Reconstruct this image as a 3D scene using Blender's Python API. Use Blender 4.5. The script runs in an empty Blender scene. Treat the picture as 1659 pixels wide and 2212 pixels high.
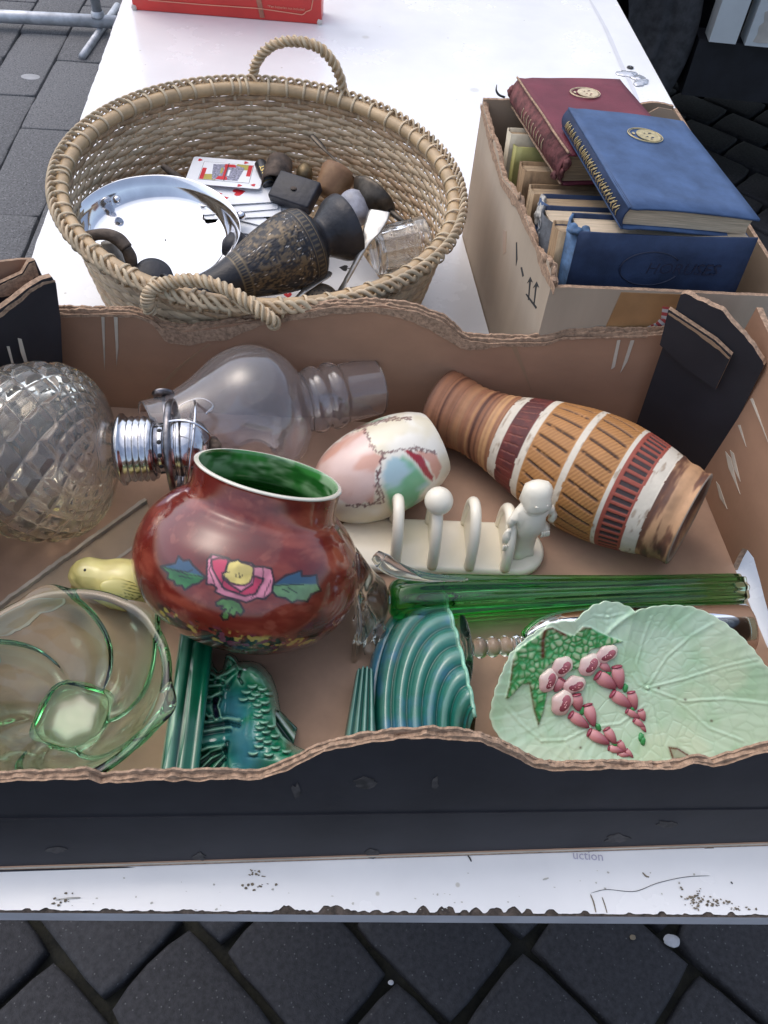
import bpy, bmesh, math, random
import numpy as np
from mathutils import Matrix, Vector

random.seed(3)
rng = np.random.default_rng(5)
R = math.radians
sc = bpy.context.scene
C = sc.collection

# ------------------------------------------------------------------ camera
# z = 0 is the table top, the paving lies at GZ
FD, NXI, NYI, H, GZ = 1845., -150., 1500., .63, -.75
_n = np.array([NXI, NYI, FD]); _n /= np.linalg.norm(_n)
_up = -_n
_f = np.array([0, 0, 1.]); _Y = _f - _up * (_f @ _up); _Y /= np.linalg.norm(_Y)
_X = np.cross(_Y, _up)
if _X[0] < 0: _X = -_X
RIGHT = Vector((_X[0], _Y[0], _up[0])); IUP = -Vector((_X[1], _Y[1], _up[1])); FWD = Vector((_X[2], _Y[2], _up[2]))
cam = bpy.data.cameras.new('camera'); camo = bpy.data.objects.new('camera', cam); C.objects.link(camo)
cam.sensor_fit = 'VERTICAL'; cam.sensor_height = 24; cam.lens = 24 * FD / 2212
cam.clip_start = .02; cam.clip_end = 400
camo.matrix_world = Matrix(((RIGHT.x, IUP.x, -FWD.x, 0), (RIGHT.y, IUP.y, -FWD.y, 0), (RIGHT.z, IUP.z, -FWD.z, H), (0, 0, 0, 1)))
sc.camera = camo

# ------------------------------------------------------------------ sky, sun, exposure (overcast)
SUN_EL, SUN_AZ = R(62), R(-55)
w = bpy.data.worlds.new('World'); sc.world = w; w.use_nodes = True
wn = w.node_tree; wn.nodes.clear()
sky = wn.nodes.new('ShaderNodeTexSky'); sky.sky_type = 'NISHITA'; sky.sun_disc = False
sky.sun_elevation = SUN_EL; sky.sun_rotation = SUN_AZ; sky.air_density = 1.0; sky.dust_density = 3.0; sky.ozone_density = 1.0
hs = wn.nodes.new('ShaderNodeHueSaturation'); hs.inputs['Saturation'].default_value = .78
bg = wn.nodes.new('ShaderNodeBackground'); bg.inputs['Strength'].default_value = .15
wo = wn.nodes.new('ShaderNodeOutputWorld')
wn.links.new(sky.outputs[0], hs.inputs['Color']); wn.links.new(hs.outputs[0], bg.inputs['Color']); wn.links.new(bg.outputs[0], wo.inputs['Surface'])
sl = bpy.data.lights.new('sun', 'SUN'); sl.energy = .5; sl.angle = R(110); sl.color = (1, .985, .96)
so = bpy.data.objects.new('sun', sl); C.objects.link(so)
_sd = Vector((math.sin(SUN_AZ) * math.cos(SUN_EL), math.cos(SUN_AZ) * math.cos(SUN_EL), math.sin(SUN_EL)))
so.rotation_euler = (-_sd).to_track_quat('-Z', 'Y').to_euler(); so.location = _sd * 8
sc.view_settings.view_transform = 'Standard'; sc.view_settings.look = 'None'
sc.view_settings.exposure = .70; sc.view_settings.gamma = 1; sc.view_settings.use_curve_mapping = False
sc.render.engine = 'CYCLES'
cy = sc.cycles
cy.max_bounces = 12; cy.diffuse_bounces = 4; cy.glossy_bounces = 5; cy.transmission_bounces = 9; cy.transparent_max_bounces = 12
cy.sample_clamp_indirect = 6; cy.use_denoising = True; cy.caustics_reflective = False; cy.blur_glossy = .3

# ------------------------------------------------------------------ helpers
def ray(px, py):
    d = RIGHT * (px - 829.5) - IUP * (py - 1106.) + FWD * FD
    return d.normalized()
def at(px, py, z=0.):
    d = ray(px, py); return Vector((0, 0, H)) + d * ((z - H) / d.z)
def at_plane(px, py, O, N):
    d = ray(px, py); c = Vector((0, 0, H)); return c + d * ((Vector(O) - c).dot(N) / d.dot(N))
def tilt_axis(px, py, img_deg, view_deg):
    """direction whose picture runs at img_deg (0 = right, 90 = up) and makes view_deg with the line to the eye"""
    v = -ray(px, py); u = (IUP - v * IUP.dot(v)).normalized(); r = u.cross(v).normalized()
    if r.dot(RIGHT) < 0: r = -r
    e = r * math.cos(R(img_deg)) + u * math.sin(R(img_deg))
    return (v * math.cos(R(view_deg)) + e * math.sin(R(view_deg))).normalized()
def frame(p, z, x=None):
    """matrix with local z along z, local x close to x"""
    z = Vector(z).normalized(); x = Vector(x) if x is not None else (Vector((0, 0, 1)) if abs(z.z) < .9 else Vector((1, 0, 0)))
    x = (x - z * x.dot(z)).normalized(); y = z.cross(x); p = Vector(p)
    return Matrix(((x.x, y.x, z.x, p.x), (x.y, y.y, z.y, p.y), (x.z, y.z, z.z, p.z), (0, 0, 0, 1)))
def T(*p): return Matrix.Translation(Vector(p))
def RZ(a): return Matrix.Rotation(a, 4, 'Z')
def RX(a): return Matrix.Rotation(a, 4, 'X')
def RY(a): return Matrix.Rotation(a, 4, 'Y')

_tab = rng.random(8192)
def _h(i, j, k, s): return _tab[((i * 73856093) ^ (j * 19349663) ^ (k * 83492791) ^ (s * 2654435)) & 8191]
def vnoise(P, s=0):
    P = np.asarray(P, float); I = np.floor(P).astype(np.int64); f = P - I; f = f * f * (3 - 2 * f)
    i, j, k = I[..., 0], I[..., 1], I[..., 2]; x, y, z = f[..., 0], f[..., 1], f[..., 2]
    def L(a, b, t): return a + (b - a) * t
    return L(L(L(_h(i, j, k, s), _h(i + 1, j, k, s), x), L(_h(i, j + 1, k, s), _h(i + 1, j + 1, k, s), x), y),
             L(L(_h(i, j, k + 1, s), _h(i + 1, j, k + 1, s), x), L(_h(i, j + 1, k + 1, s), _h(i + 1, j + 1, k + 1, s), x), y), z)
def fbm(P, o=4, s=0):
    P = np.asarray(P, float); r = 0; a = .5
    for q in range(o): r = r + a * vnoise(P * 2 ** q, s + q); a *= .5
    return r / (1 - .5 ** o)
def n1(x, f, s=0, o=3):
    x = np.asarray(x, float) * f; return fbm(np.stack([x, x * 0 + s * 3.7, x * 0], -1), o, s) - .5
def sst(a, b, x): t = np.clip((x - a) / (b - a), 0, 1); return t * t * (3 - 2 * t)
def mixc(c, d, t): t = np.asarray(t)[..., None]; return c * (1 - t) + np.asarray(d) * t
def srgb(r, g, b): return tuple(((v / 255 + .055) / 1.055) ** 2.4 if v > 10 else v / 255 / 12.92 for v in (r, g, b))

WM = {}
def mk(name, V, F, mats, parent=None, M=None, cols=None, mi=None, smooth=True):
    me = bpy.data.meshes.new(name)
    V = np.asarray(V, float).reshape(-1, 3)
    me.from_pydata(V.tolist(), [], F.tolist() if isinstance(F, np.ndarray) else F)
    for m in (mats if isinstance(mats, (list, tuple)) else [mats]): me.materials.append(m)
    if mi is not None: me.polygons.foreach_set('material_index', np.asarray(mi, np.int32))
    if smooth: me.polygons.foreach_set('use_smooth', np.ones(len(me.polygons), bool))
    if cols is not None:
        a = me.color_attributes.new('Col', 'FLOAT_COLOR', 'POINT')
        a.data.foreach_set('color', np.concatenate([np.clip(cols, 0, 1).reshape(-1, 3), np.ones((len(V), 1))], 1).ravel())
    me.update()
    return link(name, me, parent, M)
def link(name, data, parent=None, M=None):
    o = bpy.data.objects.new(name, data); C.objects.link(o)
    M = M if M is not None else Matrix.Identity(4)
    WM[o] = M
    if parent is not None:
        o.parent = parent; o.matrix_parent_inverse = WM[parent].inverted()
    o.matrix_basis = M
    return o
def tag(o, label=None, cat=None, group=None, kind=None):
    if label: o['label'] = label
    if cat: o['category'] = cat
    if group: o['group'] = group
    if kind: o['kind'] = kind
    return o
def thing(name, label, cat, p=(0, 0, 0), group=None):
    return tag(link(name, None, None, T(*p)), label, cat, group)
def gfaces(nu, nv, wrap=False):
    i, j = np.meshgrid(np.arange(nu - 1), np.arange(nv if wrap else nv - 1), indexing='ij'); k = (j + 1) % nv
    return np.stack([i * nv + j, i * nv + k, (i + 1) * nv + k, (i + 1) * nv + j], -1).reshape(-1, 4)
def spl(pts, n):
    """smooth resample of a polyline (Catmull-Rom), any dimension"""
    P = np.asarray(pts, float); m = len(P); Q = np.vstack([2 * P[0] - P[1], P, 2 * P[-1] - P[-2]])
    t = np.linspace(0, m - 1 - 1e-9, n); i = t.astype(int); f = (t - i)[:, None]
    a, b, c, d = Q[i], Q[i + 1], Q[i + 2], Q[i + 3]
    return .5 * (2 * b + (c - a) * f + (2 * a - 5 * b + 4 * c - d) * f ** 2 + (3 * b - a - 3 * c + d) * f ** 3)
def lin(pts, n):
    P = np.asarray(pts, float); s = np.r_[0, np.cumsum(np.linalg.norm(np.diff(P, axis=0), axis=1))]
    t = np.linspace(0, s[-1], n); return np.stack([np.interp(t, s, P[:, k]) for k in range(P.shape[1])], -1)
def lathe(name, prof, mats, parent=None, M=None, segs=48, n=None, fn=None, col=None, smooth=True, dense=None):
    """prof: (z, r) pairs; fn(z, r, a) -> r; col(V, z, a, k) -> colours"""
    P = spl(prof, n) if n else (lin(prof, dense) if dense else np.asarray(prof, float))
    a = np.arange(segs) * 2 * math.pi / segs
    z = P[:, 0][:, None] + 0 * a; r = np.maximum(P[:, 1], 1e-5)[:, None] + 0 * a; A = a[None] + 0 * z
    if fn: r = fn(z, r, A)
    V = np.stack([r * np.cos(A), r * np.sin(A), z], -1)
    k = np.linspace(0, 1, len(P))[:, None] + 0 * a
    cs = col(V, z, A, k).reshape(-1, 3) if col else None
    F = gfaces(len(P), segs, True)[:, ::-1]
    return orient(mk(name, V, F, mats, parent, M, cs, smooth=smooth))
def orient(o):
    bm = bmesh.new(); bm.from_mesh(o.data); bmesh.ops.recalc_face_normals(bm, faces=bm.faces[:]); bm.to_mesh(o.data); bm.free(); return o
def to_px(V):
    """where points fall in the photograph's 1659 x 2212 copy (used to lay painted decoration out on a surface)"""
    P = np.asarray(V, float) - [0, 0, H]; x = P @ np.array(RIGHT); y = -(P @ np.array(IUP)); z = P @ np.array(FWD)
    return np.stack([x / z * FD + 829.5, y / z * FD + 1106.], -1)
def inpoly(P, poly):
    x, y = P[..., 0], P[..., 1]; r = np.zeros(x.shape, bool); n = len(poly)
    for i in range(n):
        (x0, y0), (x1, y1) = poly[i], poly[(i + 1) % n]
        c = ((y0 > y) != (y1 > y)); r ^= c & (x < (x1 - x0) * (y - y0) / ((y1 - y0) or 1e-9) + x0)
    return r
def pdist(P, poly, closed=True):
    d = np.full(P.shape[:-1], 1e9); n = len(poly)
    for i in range(n if closed else n - 1):
        a = np.asarray(poly[i], float); b = np.asarray(poly[(i + 1) % n], float); ab = b - a
        t = np.clip(((P - a) @ ab) / (ab @ ab + 1e-9), 0, 1); d = np.minimum(d, np.linalg.norm(P - a - t[..., None] * ab, axis=-1))
    return d
from mathutils.bvhtree import BVHTree
def bvh_of(o):
    M = WM[o]; me = o.data; V = np.zeros(len(me.vertices) * 3); me.vertices.foreach_get('co', V)
    return BVHTree.FromPolygons(xf(M, V.reshape(-1, 3)).tolist(), [list(p.vertices) for p in me.polygons])
def hit(bv, px, py):
    loc, nor, i, d = bv.ray_cast(Vector((0, 0, H)), ray(px, py))
    if loc is None: return None, None
    if nor.dot(ray(px, py)) > 0: nor = -nor
    return loc, nor
def xf(M, V):
    A = np.array(M); return V @ A[:3, :3].T + A[:3, 3]
def puck(name, out, rings, mats, parent=None, M=None, top=True):
    """solid from a closed 2-D outline: rings of (inset, z)"""
    P = np.asarray(out, float); n = len(P); t = np.roll(P, -1, 0) - np.roll(P, 1, 0); t /= np.linalg.norm(t, axis=1)[:, None]; nr = np.stack([t[:, 1], -t[:, 0]], 1)
    if np.sum(P[:, 0] * np.roll(P[:, 1], -1) - np.roll(P[:, 0], -1) * P[:, 1]) < 0: nr = -nr
    V = np.vstack([np.c_[P - nr * i, np.full(n, z)] for i, z in rings]); F = gfaces(len(rings), n, True).tolist()
    F.append([(len(rings) - 1) * n + i for i in range(n)]); F.append(list(range(n))[::-1])
    return orient(mk(name, V, F, mats, parent, M))
def stadium(l, r, n=24, rl=None):
    rl = r if rl is None else rl
    return [(l / 2 + rl * math.cos(a), r * math.sin(a)) for a in np.linspace(-math.pi / 2, math.pi / 2, n)] + [(-l / 2 - rl * math.cos(a), -r * math.sin(a)) for a in np.linspace(-math.pi / 2, math.pi / 2, n)]
def tube(name, pts, rad, mats, parent=None, M=None, seg=8, n=None, closed=False, flat=1., fdir=None, cap=True):
    P = np.asarray(pts, float)
    if n: P = spl(P, n)
    m = len(P); rad = np.interp(np.linspace(0, 1, m), np.linspace(0, 1, np.size(rad)), np.atleast_1d(rad))
    if closed: t = np.roll(P, -1, 0) - np.roll(P, 1, 0)
    else: t = np.gradient(P, axis=0)
    t /= np.linalg.norm(t, axis=1)[:, None] + 1e-12
    if fdir is not None: nn = np.asarray(fdir, float) + 0 * P
    else:
        ref = np.array([0, 0, 1.]) if abs(t[0][2]) < .8 else np.array([1., 0, 0]); nn = np.zeros_like(P); q = ref
        for i in range(m):
            q = q - t[i] * (q @ t[i]); q = q / (np.linalg.norm(q) + 1e-12); nn[i] = q
    nn = nn - t * np.sum(nn * t, 1)[:, None]; nn /= np.linalg.norm(nn, axis=1)[:, None] + 1e-12
    b = np.cross(t, nn); a = np.arange(seg) * 2 * math.pi / seg
    V = P[:, None] + rad[:, None, None] * (np.cos(a)[None, :, None] * nn[:, None] * flat + np.sin(a)[None, :, None] * b[:, None])
    F = gfaces(m, seg, True).tolist()
    if closed: F += [[(m - 1) * seg + j, (m - 1) * seg + (j + 1) % seg, (j + 1) % seg, j] for j in range(seg)]
    elif cap: F += [list(range(seg))[::-1], [(m - 1) * seg + j for j in range(seg)]]
    return mk(name, V.reshape(-1, 3), F, mats, parent, M)
def sheet(name, pts, O, U, W, th, mats, parent=None, front=0, back=1, edge=2):
    """flat board from a 2-D outline; front face towards U x W, board thickness th behind it"""
    O, U, W = Vector(O), Vector(U).normalized(), Vector(W).normalized(); N = U.cross(W).normalized()
    p = [O + U * a + W * b for a, b in pts]; q = [v - N * th for v in p]; n = len(p)
    area = sum(pts[i][0] * pts[(i + 1) % n][1] - pts[(i + 1) % n][0] * pts[i][1] for i in range(n))
    f = list(range(n)); g = [n + i for i in range(n)][::-1]; S = [[(i + 1) % n, i, n + i, n + (i + 1) % n] for i in range(n)]
    if area < 0: f, g, S = f[::-1], g[::-1], [s[::-1] for s in S]
    return mk(name, [tuple(v) for v in p + q], [f, g] + S, mats, parent, None, None, [front, back] + [edge] * n, False)
def box(name, dims, mats, parent=None, M=None, bev=0., seg=2):
    bm = bmesh.new(); bmesh.ops.create_cube(bm, size=1)
    for v in bm.verts: v.co = Vector((v.co.x * dims[0], v.co.y * dims[1], v.co.z * dims[2]))
    if bev: bmesh.ops.bevel(bm, geom=bm.edges[:], offset=bev, segments=seg, profile=.5, affect='EDGES')
    me = bpy.data.meshes.new(name); bm.to_mesh(me); bm.free()
    for m in (mats if isinstance(mats, (list, tuple)) else [mats]): me.materials.append(m)
    if bev: me.polygons.foreach_set('use_smooth', np.ones(len(me.polygons), bool))
    return link(name, me, parent, M)
def blob(name, c, rad, mats, parent=None, M=None, nz=.0, f=30., seg=24, fn=None, cols=None, s=0):
    th = np.linspace(0, math.pi, seg)[:, None]; ph = np.arange(2 * seg)[None] * math.pi / seg
    D = np.stack([np.sin(th) * np.cos(ph), np.sin(th) * np.sin(ph), np.cos(th) + 0 * ph], -1)
    V = D * np.asarray(rad, float)
    if nz: V = V * (1 + nz * (fbm(V * f + 9.3, 3, s) - .5)[..., None])
    if fn: V = fn(V, D)
    cs = cols(V, D).reshape(-1, 3) if cols else None
    V = V + np.asarray(c, float)
    return mk(name, V, gfaces(seg, 2 * seg, True)[:, ::-1], mats, parent, M, cs)
def text(s, size, m, parent, M, ext=.0002, align='CENTER', shear=0, name='lettering'):
    cu = bpy.data.curves.new(name, 'FONT'); cu.body = s; cu.size = size; cu.extrude = ext; cu.align_x = align; cu.align_y = 'CENTER'; cu.shear = shear
    cu.resolution_u = 2; cu.materials.append(m)
    t = bpy.data.objects.new('t', cu); C.objects.link(t); dg = bpy.context.evaluated_depsgraph_get()
    me = bpy.data.meshes.new_from_object(t.evaluated_get(dg)); bpy.data.objects.remove(t)
    return link(name, me, parent, M)
def meta(name, els, mats, parent=None, M=None, res=.0015, fn=None, cols=None, k=.575):
    """one continuous surface grown round balls (x, y, z, r)"""
    mb = bpy.data.metaballs.new('m'); mb.resolution = res; mb.render_resolution = res; mb.threshold = .6
    for x, y, z, r in els:
        e = mb.elements.new(); e.co = (x, y, z); e.radius = r / k; e.stiffness = 2
    t = bpy.data.objects.new('m', mb); C.objects.link(t); dg = bpy.context.evaluated_depsgraph_get()
    me0 = bpy.data.meshes.new_from_object(t.evaluated_get(dg)); bpy.data.objects.remove(t)
    V = np.zeros(len(me0.vertices) * 3); me0.vertices.foreach_get('co', V); V = V.reshape(-1, 3); F = [list(p.vertices) for p in me0.polygons]
    bpy.data.meshes.remove(me0)
    if fn is not None: V = fn(V)
    return mk(name, V, F, mats, parent, M, cols(V) if cols else None)
def chain(pts, n):
    return [tuple(p) for p in spl(pts, n)]
def flat(name, pts, m, parent, M, th=.0003):
    """thin printed or painted patch: outline in local xy"""
    return sheet_M(name, pts, m, parent, M, th)
def sheet_M(name, pts, m, parent, M, th):
    n = len(pts); V = [(a, b, th) for a, b in pts] + [(a, b, 0) for a, b in pts]
    area = sum(pts[i][0] * pts[(i + 1) % n][1] - pts[(i + 1) % n][0] * pts[i][1] for i in range(n))
    f = list(range(n)); S = [[(i + 1) % n, i, n + i, n + (i + 1) % n] for i in range(n)]
    if area < 0: f, S = f[::-1], [s[::-1] for s in S]
    return mk(name, V, [f, [n + i for i in f][::-1]] + S, m, parent, M, smooth=False)

# ------------------------------------------------------------------ materials
def mat(name, col=(.5, .5, .5), rough=.5, metal=0., var=.12, sc_=25., bump=0., bs=150., coat=0., spec=.5, vcol=False, stretch=(1, 1, 1), col2=None, rvar=0., sss=0., crough=.05, thr=(.35, .65)):
    m = bpy.data.materials.new(name); m.use_nodes = True; t = m.node_tree; N, L = t.nodes, t.links
    b = N['Principled BSDF']; b.inputs['Roughness'].default_value = rough; b.inputs['Metallic'].default_value = metal
    b.inputs['Specular IOR Level'].default_value = spec; b.inputs['Coat Weight'].default_value = coat; b.inputs['Coat Roughness'].default_value = crough
    if sss: b.inputs['Subsurface Weight'].default_value = sss; b.inputs['Subsurface Radius'].default_value = (.004, .003, .002)
    tc = N.new('ShaderNodeTexCoord'); mp = N.new('ShaderNodeMapping'); mp.inputs['Scale'].default_value = stretch
    L.new(tc.outputs['Object'], mp.inputs['Vector'])
    nz = N.new('ShaderNodeTexNoise'); nz.inputs['Scale'].default_value = sc_; nz.inputs['Detail'].default_value = 5; nz.inputs['Roughness'].default_value = .6
    L.new(mp.outputs[0], nz.inputs['Vector'])
    rm = N.new('ShaderNodeMapRange'); rm.inputs['From Min'].default_value = thr[0]; rm.inputs['From Max'].default_value = thr[1]; L.new(nz.outputs['Fac'], rm.inputs['Value'])
    mx = N.new('ShaderNodeMix'); mx.data_type = 'RGBA'; L.new(rm.outputs[0], mx.inputs['Factor'])
    if vcol:
        at_ = N.new('ShaderNodeVertexColor'); at_.layer_name = 'Col'
        mu = N.new('ShaderNodeMix'); mu.data_type = 'RGBA'; mu.blend_type = 'MULTIPLY'; mu.inputs['Factor'].default_value = 1
        mx.inputs['A'].default_value = (1 - var,) * 3 + (1,); mx.inputs['B'].default_value = (1, 1, 1, 1)
        L.new(at_.outputs['Color'], mu.inputs['A']); L.new(mx.outputs['Result'], mu.inputs['B']); L.new(mu.outputs['Result'], b.inputs['Base Color'])
    else:
        c2 = col2 or tuple(min(1, c * (1 + var)) for c in col)
        mx.inputs['A'].default_value = tuple(c * (1 - var) for c in col) + (1,) if col2 is None else tuple(col) + (1,)
        mx.inputs['B'].default_value = tuple(c2) + (1,); L.new(mx.outputs['Result'], b.inputs['Base Color'])
    if rvar:
        r2 = N.new('ShaderNodeMapRange'); r2.inputs['To Min'].default_value = max(0, rough - rvar); r2.inputs['To Max'].default_value = rough + rvar
        L.new(rm.outputs[0], r2.inputs['Value']); L.new(r2.outputs[0], b.inputs['Roughness'])
    if bump:
        n2 = N.new('ShaderNodeTexNoise'); n2.inputs['Scale'].default_value = bs; n2.inputs['Detail'].default_value = 4; L.new(mp.outputs[0], n2.inputs['Vector'])
        bp = N.new('ShaderNodeBump'); bp.inputs['Strength'].default_value = bump; bp.inputs['Distance'].default_value = .002
        L.new(n2.outputs['Fac'], bp.inputs['Height']); L.new(bp.outputs[0], b.inputs['Normal'])
    return m
def glass(name, col=(1, 1, 1), rough=0., ior=1.5, absorb=None, dens=0., tr=1.):
    m = bpy.data.materials.new(name); m.use_nodes = True; t = m.node_tree; b = t.nodes['Principled BSDF']
    b.inputs['Base Color'].default_value = tuple(col) + (1,); b.inputs['Transmission Weight'].default_value = tr
    b.inputs['Roughness'].default_value = rough; b.inputs['IOR'].default_value = ior
    if dens:
        v = t.nodes.new('ShaderNodeVolumeAbsorption'); v.inputs['Color'].default_value = tuple(absorb) + (1,); v.inputs['Density'].default_value = dens
        t.links.new(v.outputs[0], t.nodes['Material Output'].inputs['Volume'])
    return m
M_ = {}
def add(k, **kw): M_[k] = mat(k, **kw); return M_[k]
add('brown_card', col=(.335, .19, .118), rough=.85, var=.13, sc_=7, bump=.12, bs=90, stretch=(1, 1, 1.6))
add('brown_floor', col=(.385, .245, .168), rough=.85, var=.18, sc_=11, bump=.1, bs=70)
add('torn_card', col=(.34, .225, .15), rough=.95, var=.35, sc_=260, bump=.4, bs=600)
add('black_card', col=(.011, .011, .016), rough=.62, var=.5, sc_=14, bump=.1, bs=70, col2=(.020, .020, .027))
add('scuff', col=(.5, .44, .36), rough=.95, var=.2)
add('tan_card', col=(.44, .33, .23), rough=.85, var=.1, sc_=9, bump=.1, bs=80)
add('tan_dark', col=(.30, .19, .115), rough=.85, var=.12, sc_=10, bump=.1, bs=80)
add('tape', col=(.36, .20, .09), rough=.28, var=.12, sc_=30)
add('laminate', col=(.80, .80, .80), rough=.22, var=.035, sc_=9, rvar=.08, bump=.02, bs=300, spec=.6)
add('laminate_edge', col=(.55, .54, .58), rough=.5, var=.1)
add('chipboard', col=(.075, .06, .05), rough=.95, var=.5, sc_=220, bump=.8, bs=350)
add('steel', col=(.55, .57, .6), rough=.42, metal=.8, var=.2, sc_=30)
add('ink', col=(.03, .03, .03), rough=.7, var=.2)
add('dirt', col=(.17, .14, .10), rough=.95, var=.4, sc_=120)
# ================================================================== ground and paving
add('joint', col=(.010, .011, .010), rough=.95, var=.5, sc_=40, bump=1., bs=160, col2=(.026, .026, .018))
add('sett', col=(.026, .026, .030), rough=.8, var=.3, sc_=120, bump=.5, bs=500, spec=.35)
add('sett_b', col=(.032, .032, .036), rough=.8, var=.3, sc_=100, bump=.5, bs=450, spec=.35)
add('slab', col=(.145, .145, .15), rough=.9, var=.28, sc_=170, bump=.5, bs=450)
add('slab_b', col=(.125, .125, .13), rough=.9, var=.28, sc_=150, bump=.5, bs=450)
def speckle(m, col, scale, thr):
    t = m.node_tree; N, L = t.nodes, t.links; b = N['Principled BSDF']; src = b.inputs['Base Color'].links[0].from_socket
    tc = N.new('ShaderNodeTexCoord'); vo = N.new('ShaderNodeTexVoronoi'); vo.inputs['Scale'].default_value = scale; L.new(tc.outputs['Object'], vo.inputs['Vector'])
    mr = N.new('ShaderNodeMapRange'); mr.inputs['From Min'].default_value = thr; mr.inputs['From Max'].default_value = thr * .6; L.new(vo.outputs['Distance'], mr.inputs['Value'])
    sp = N.new('ShaderNodeSeparateColor'); L.new(vo.outputs['Color'], sp.inputs[0]); gt = N.new('ShaderNodeMath'); gt.operation = 'GREATER_THAN'; gt.inputs[1].default_value = .6; L.new(sp.outputs[0], gt.inputs[0])
    mu = N.new('ShaderNodeMath'); mu.operation = 'MULTIPLY'; L.new(mr.outputs[0], mu.inputs[0]); L.new(gt.outputs[0], mu.inputs[1])
    mx = N.new('ShaderNodeMix'); mx.data_type = 'RGBA'; L.new(mu.outputs[0], mx.inputs['Factor']); L.new(src, mx.inputs['A']); mx.inputs['B'].default_value = tuple(col) + (1,); L.new(mx.outputs['Result'], b.inputs['Base Color'])
for k in ('sett', 'sett_b'): speckle(M_[k], (.085, .085, .09), 150, .2)
for k in ('slab', 'slab_b'): speckle(M_[k], (.27, .27, .28), 180, .3); speckle(M_[k], (.04, .04, .045), 140, .3)
_g = 60
ground = tag(mk('ground', [(-_g, -_g, GZ), (_g, -_g, GZ), (_g, _g, GZ), (-_g, _g, GZ)], [[0, 1, 2, 3]], M_['joint'], smooth=False), kind='structure')
def block_mesh(l, wd, th, mt, s, rough=.004, bev=.006, cr=.05):
    """one paving block with an uneven worn outline and rounded arrises"""
    per = []; st = .035
    for (x0, y0, x1, y1) in ((-l, -wd, l, -wd), (l, -wd, l, wd), (l, wd, -l, wd), (-l, wd, -l, -wd)):
        n = max(2, int(math.hypot(x1 - x0, y1 - y0) / 2 / st))
        for i in range(n): t = i / n; per.append((x0 / 2 + (x1 - x0) / 2 * t, y0 / 2 + (y1 - y0) / 2 * t))
    P = np.array(per); n = len(P); c = np.clip(np.abs(P) / [l / 2, wd / 2], 0, 1); rc = 1 - cr * (c[:, 0] * c[:, 1]) ** 6
    P = P * rc[:, None]; nzv = np.stack([n1(np.arange(n), .9, s), n1(np.arange(n), .9, s + 5)], -1) * rough * 2
    rings = [(P + nzv, -th), (P + nzv, -bev), (P * (1 - 1.1 * bev / np.array([l, wd])) + nzv * .8, -bev * .3), (P * (1 - 3.2 * bev / np.array([l, wd])) + nzv * .5, 0)]
    V = np.vstack([np.c_[p, np.full(n, z) + (n1(np.arange(n), .7, s + 9) * .004 if z > -th else 0)] for p, z in rings])
    F = gfaces(4, n, True).tolist(); F.append([3 * n + i for i in range(n)])
    me = bpy.data.meshes.new('paving_block'); me.from_pydata(V.tolist(), [], F); me.materials.append(mt)
    me.polygons.foreach_set('use_smooth', np.ones(len(me.polygons), bool)); me.update(); return me
def pave(name, O, d, spacing, length, rows, cols, offs, meshes, jz, keep):
    d = Vector((d.x, d.y, 0)).normalized(); c = Vector((-d.y, d.x, 0))
    if c.x < 0: c = -c
    a = math.atan2(d.y, d.x)
    for r in rows:
        for q in cols:
            p = O + c * (spacing * (r + .5)) + d * (offs(r) + length * (q + .5))
            if not keep(p): continue
            link(name, random.choice(meshes), ground, T(p.x, p.y, GZ + .03 + random.uniform(-jz, jz)) @ RZ(a + random.uniform(-.012, .012) + random.choice((0, math.pi))) @ RX(random.uniform(-.01, .01)) @ RY(random.uniform(-.01, .01)))
A0, A1, B0 = at(75, 1990, GZ), at(245, 2212, GZ), at(410, 1990, GZ)
d1 = (A1 - A0).normalized(); c1 = Vector((-d1.y, d1.x, 0)); c1 = c1 if c1.x > 0 else -c1
spc = (B0 - A0).dot(c1); blen = .2
jt = {0: at(410, 2000, GZ), 1: at(480, 2060, GZ), -1: at(120, 2075, GZ), 2: at(720, 2040, GZ), 3: at(1130, 2050, GZ)}
setts = [block_mesh(blen - .012, spc - .012, .05, M_[('sett', 'sett_b')[i % 2]], i * 11) for i in range(6)]
pave('paving_sett', A0, d1, spc, blen, range(-5, 14), range(-8, 8), lambda r: ((jt[r] - A0).dot(d1) if r in jt else (r * .37 % 1) * blen), setts, .002,
     lambda p: -.95 < p.x < 1.1 and -.2 < p.y < .62)
L0, L1, L2 = at(165, 65, GZ), at(0, 395, GZ), at(60, 65, GZ)
d2 = (L0 - L1).normalized(); c2 = Vector((-d2.y, d2.x, 0)); c2 = c2 if c2.x > 0 else -c2
sp2 = abs((L2 - L0).dot(c2)); sl_len = (at(100, 300, GZ) - at(40, 485, GZ)).dot(d2)
slabs = [block_mesh(abs(sl_len) - .004, sp2 - .006, .05, M_[('slab', 'slab_b')[i % 2]], 90 + i * 7, .003, .0025, .012) for i in range(6)]
pave('paving_slab', L0, d2, sp2, abs(sl_len), range(-7, 5), range(-12, 8), lambda r: (at(100, 300, GZ) - L0).dot(d2) + (r % 2) * abs(sl_len) * .45, slabs, .002,
     lambda p: -2.6 < p.x < -.45 - .1 * (p.y - .6) and .62 < p.y < 5.2)
pave('paving_sett', at(1600, 500, GZ), d1, spc, blen, range(-9, 14), range(-14, 14), lambda r: (r * .37 % 1) * blen, setts, .002,
     lambda p: .62 < p.x < 2.2 and .62 < p.y < 4.)
mash = blob('squashed_gum', (0, 0, 0), (.03, .02, .002), add('gum', col=(.35, .35, .36), rough=.8), ground, T(*(at(65, 166, GZ + .031))), nz=.3); 
peb = add('pebble', col=(.38, .38, .40), rough=.8, sc_=80)
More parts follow.
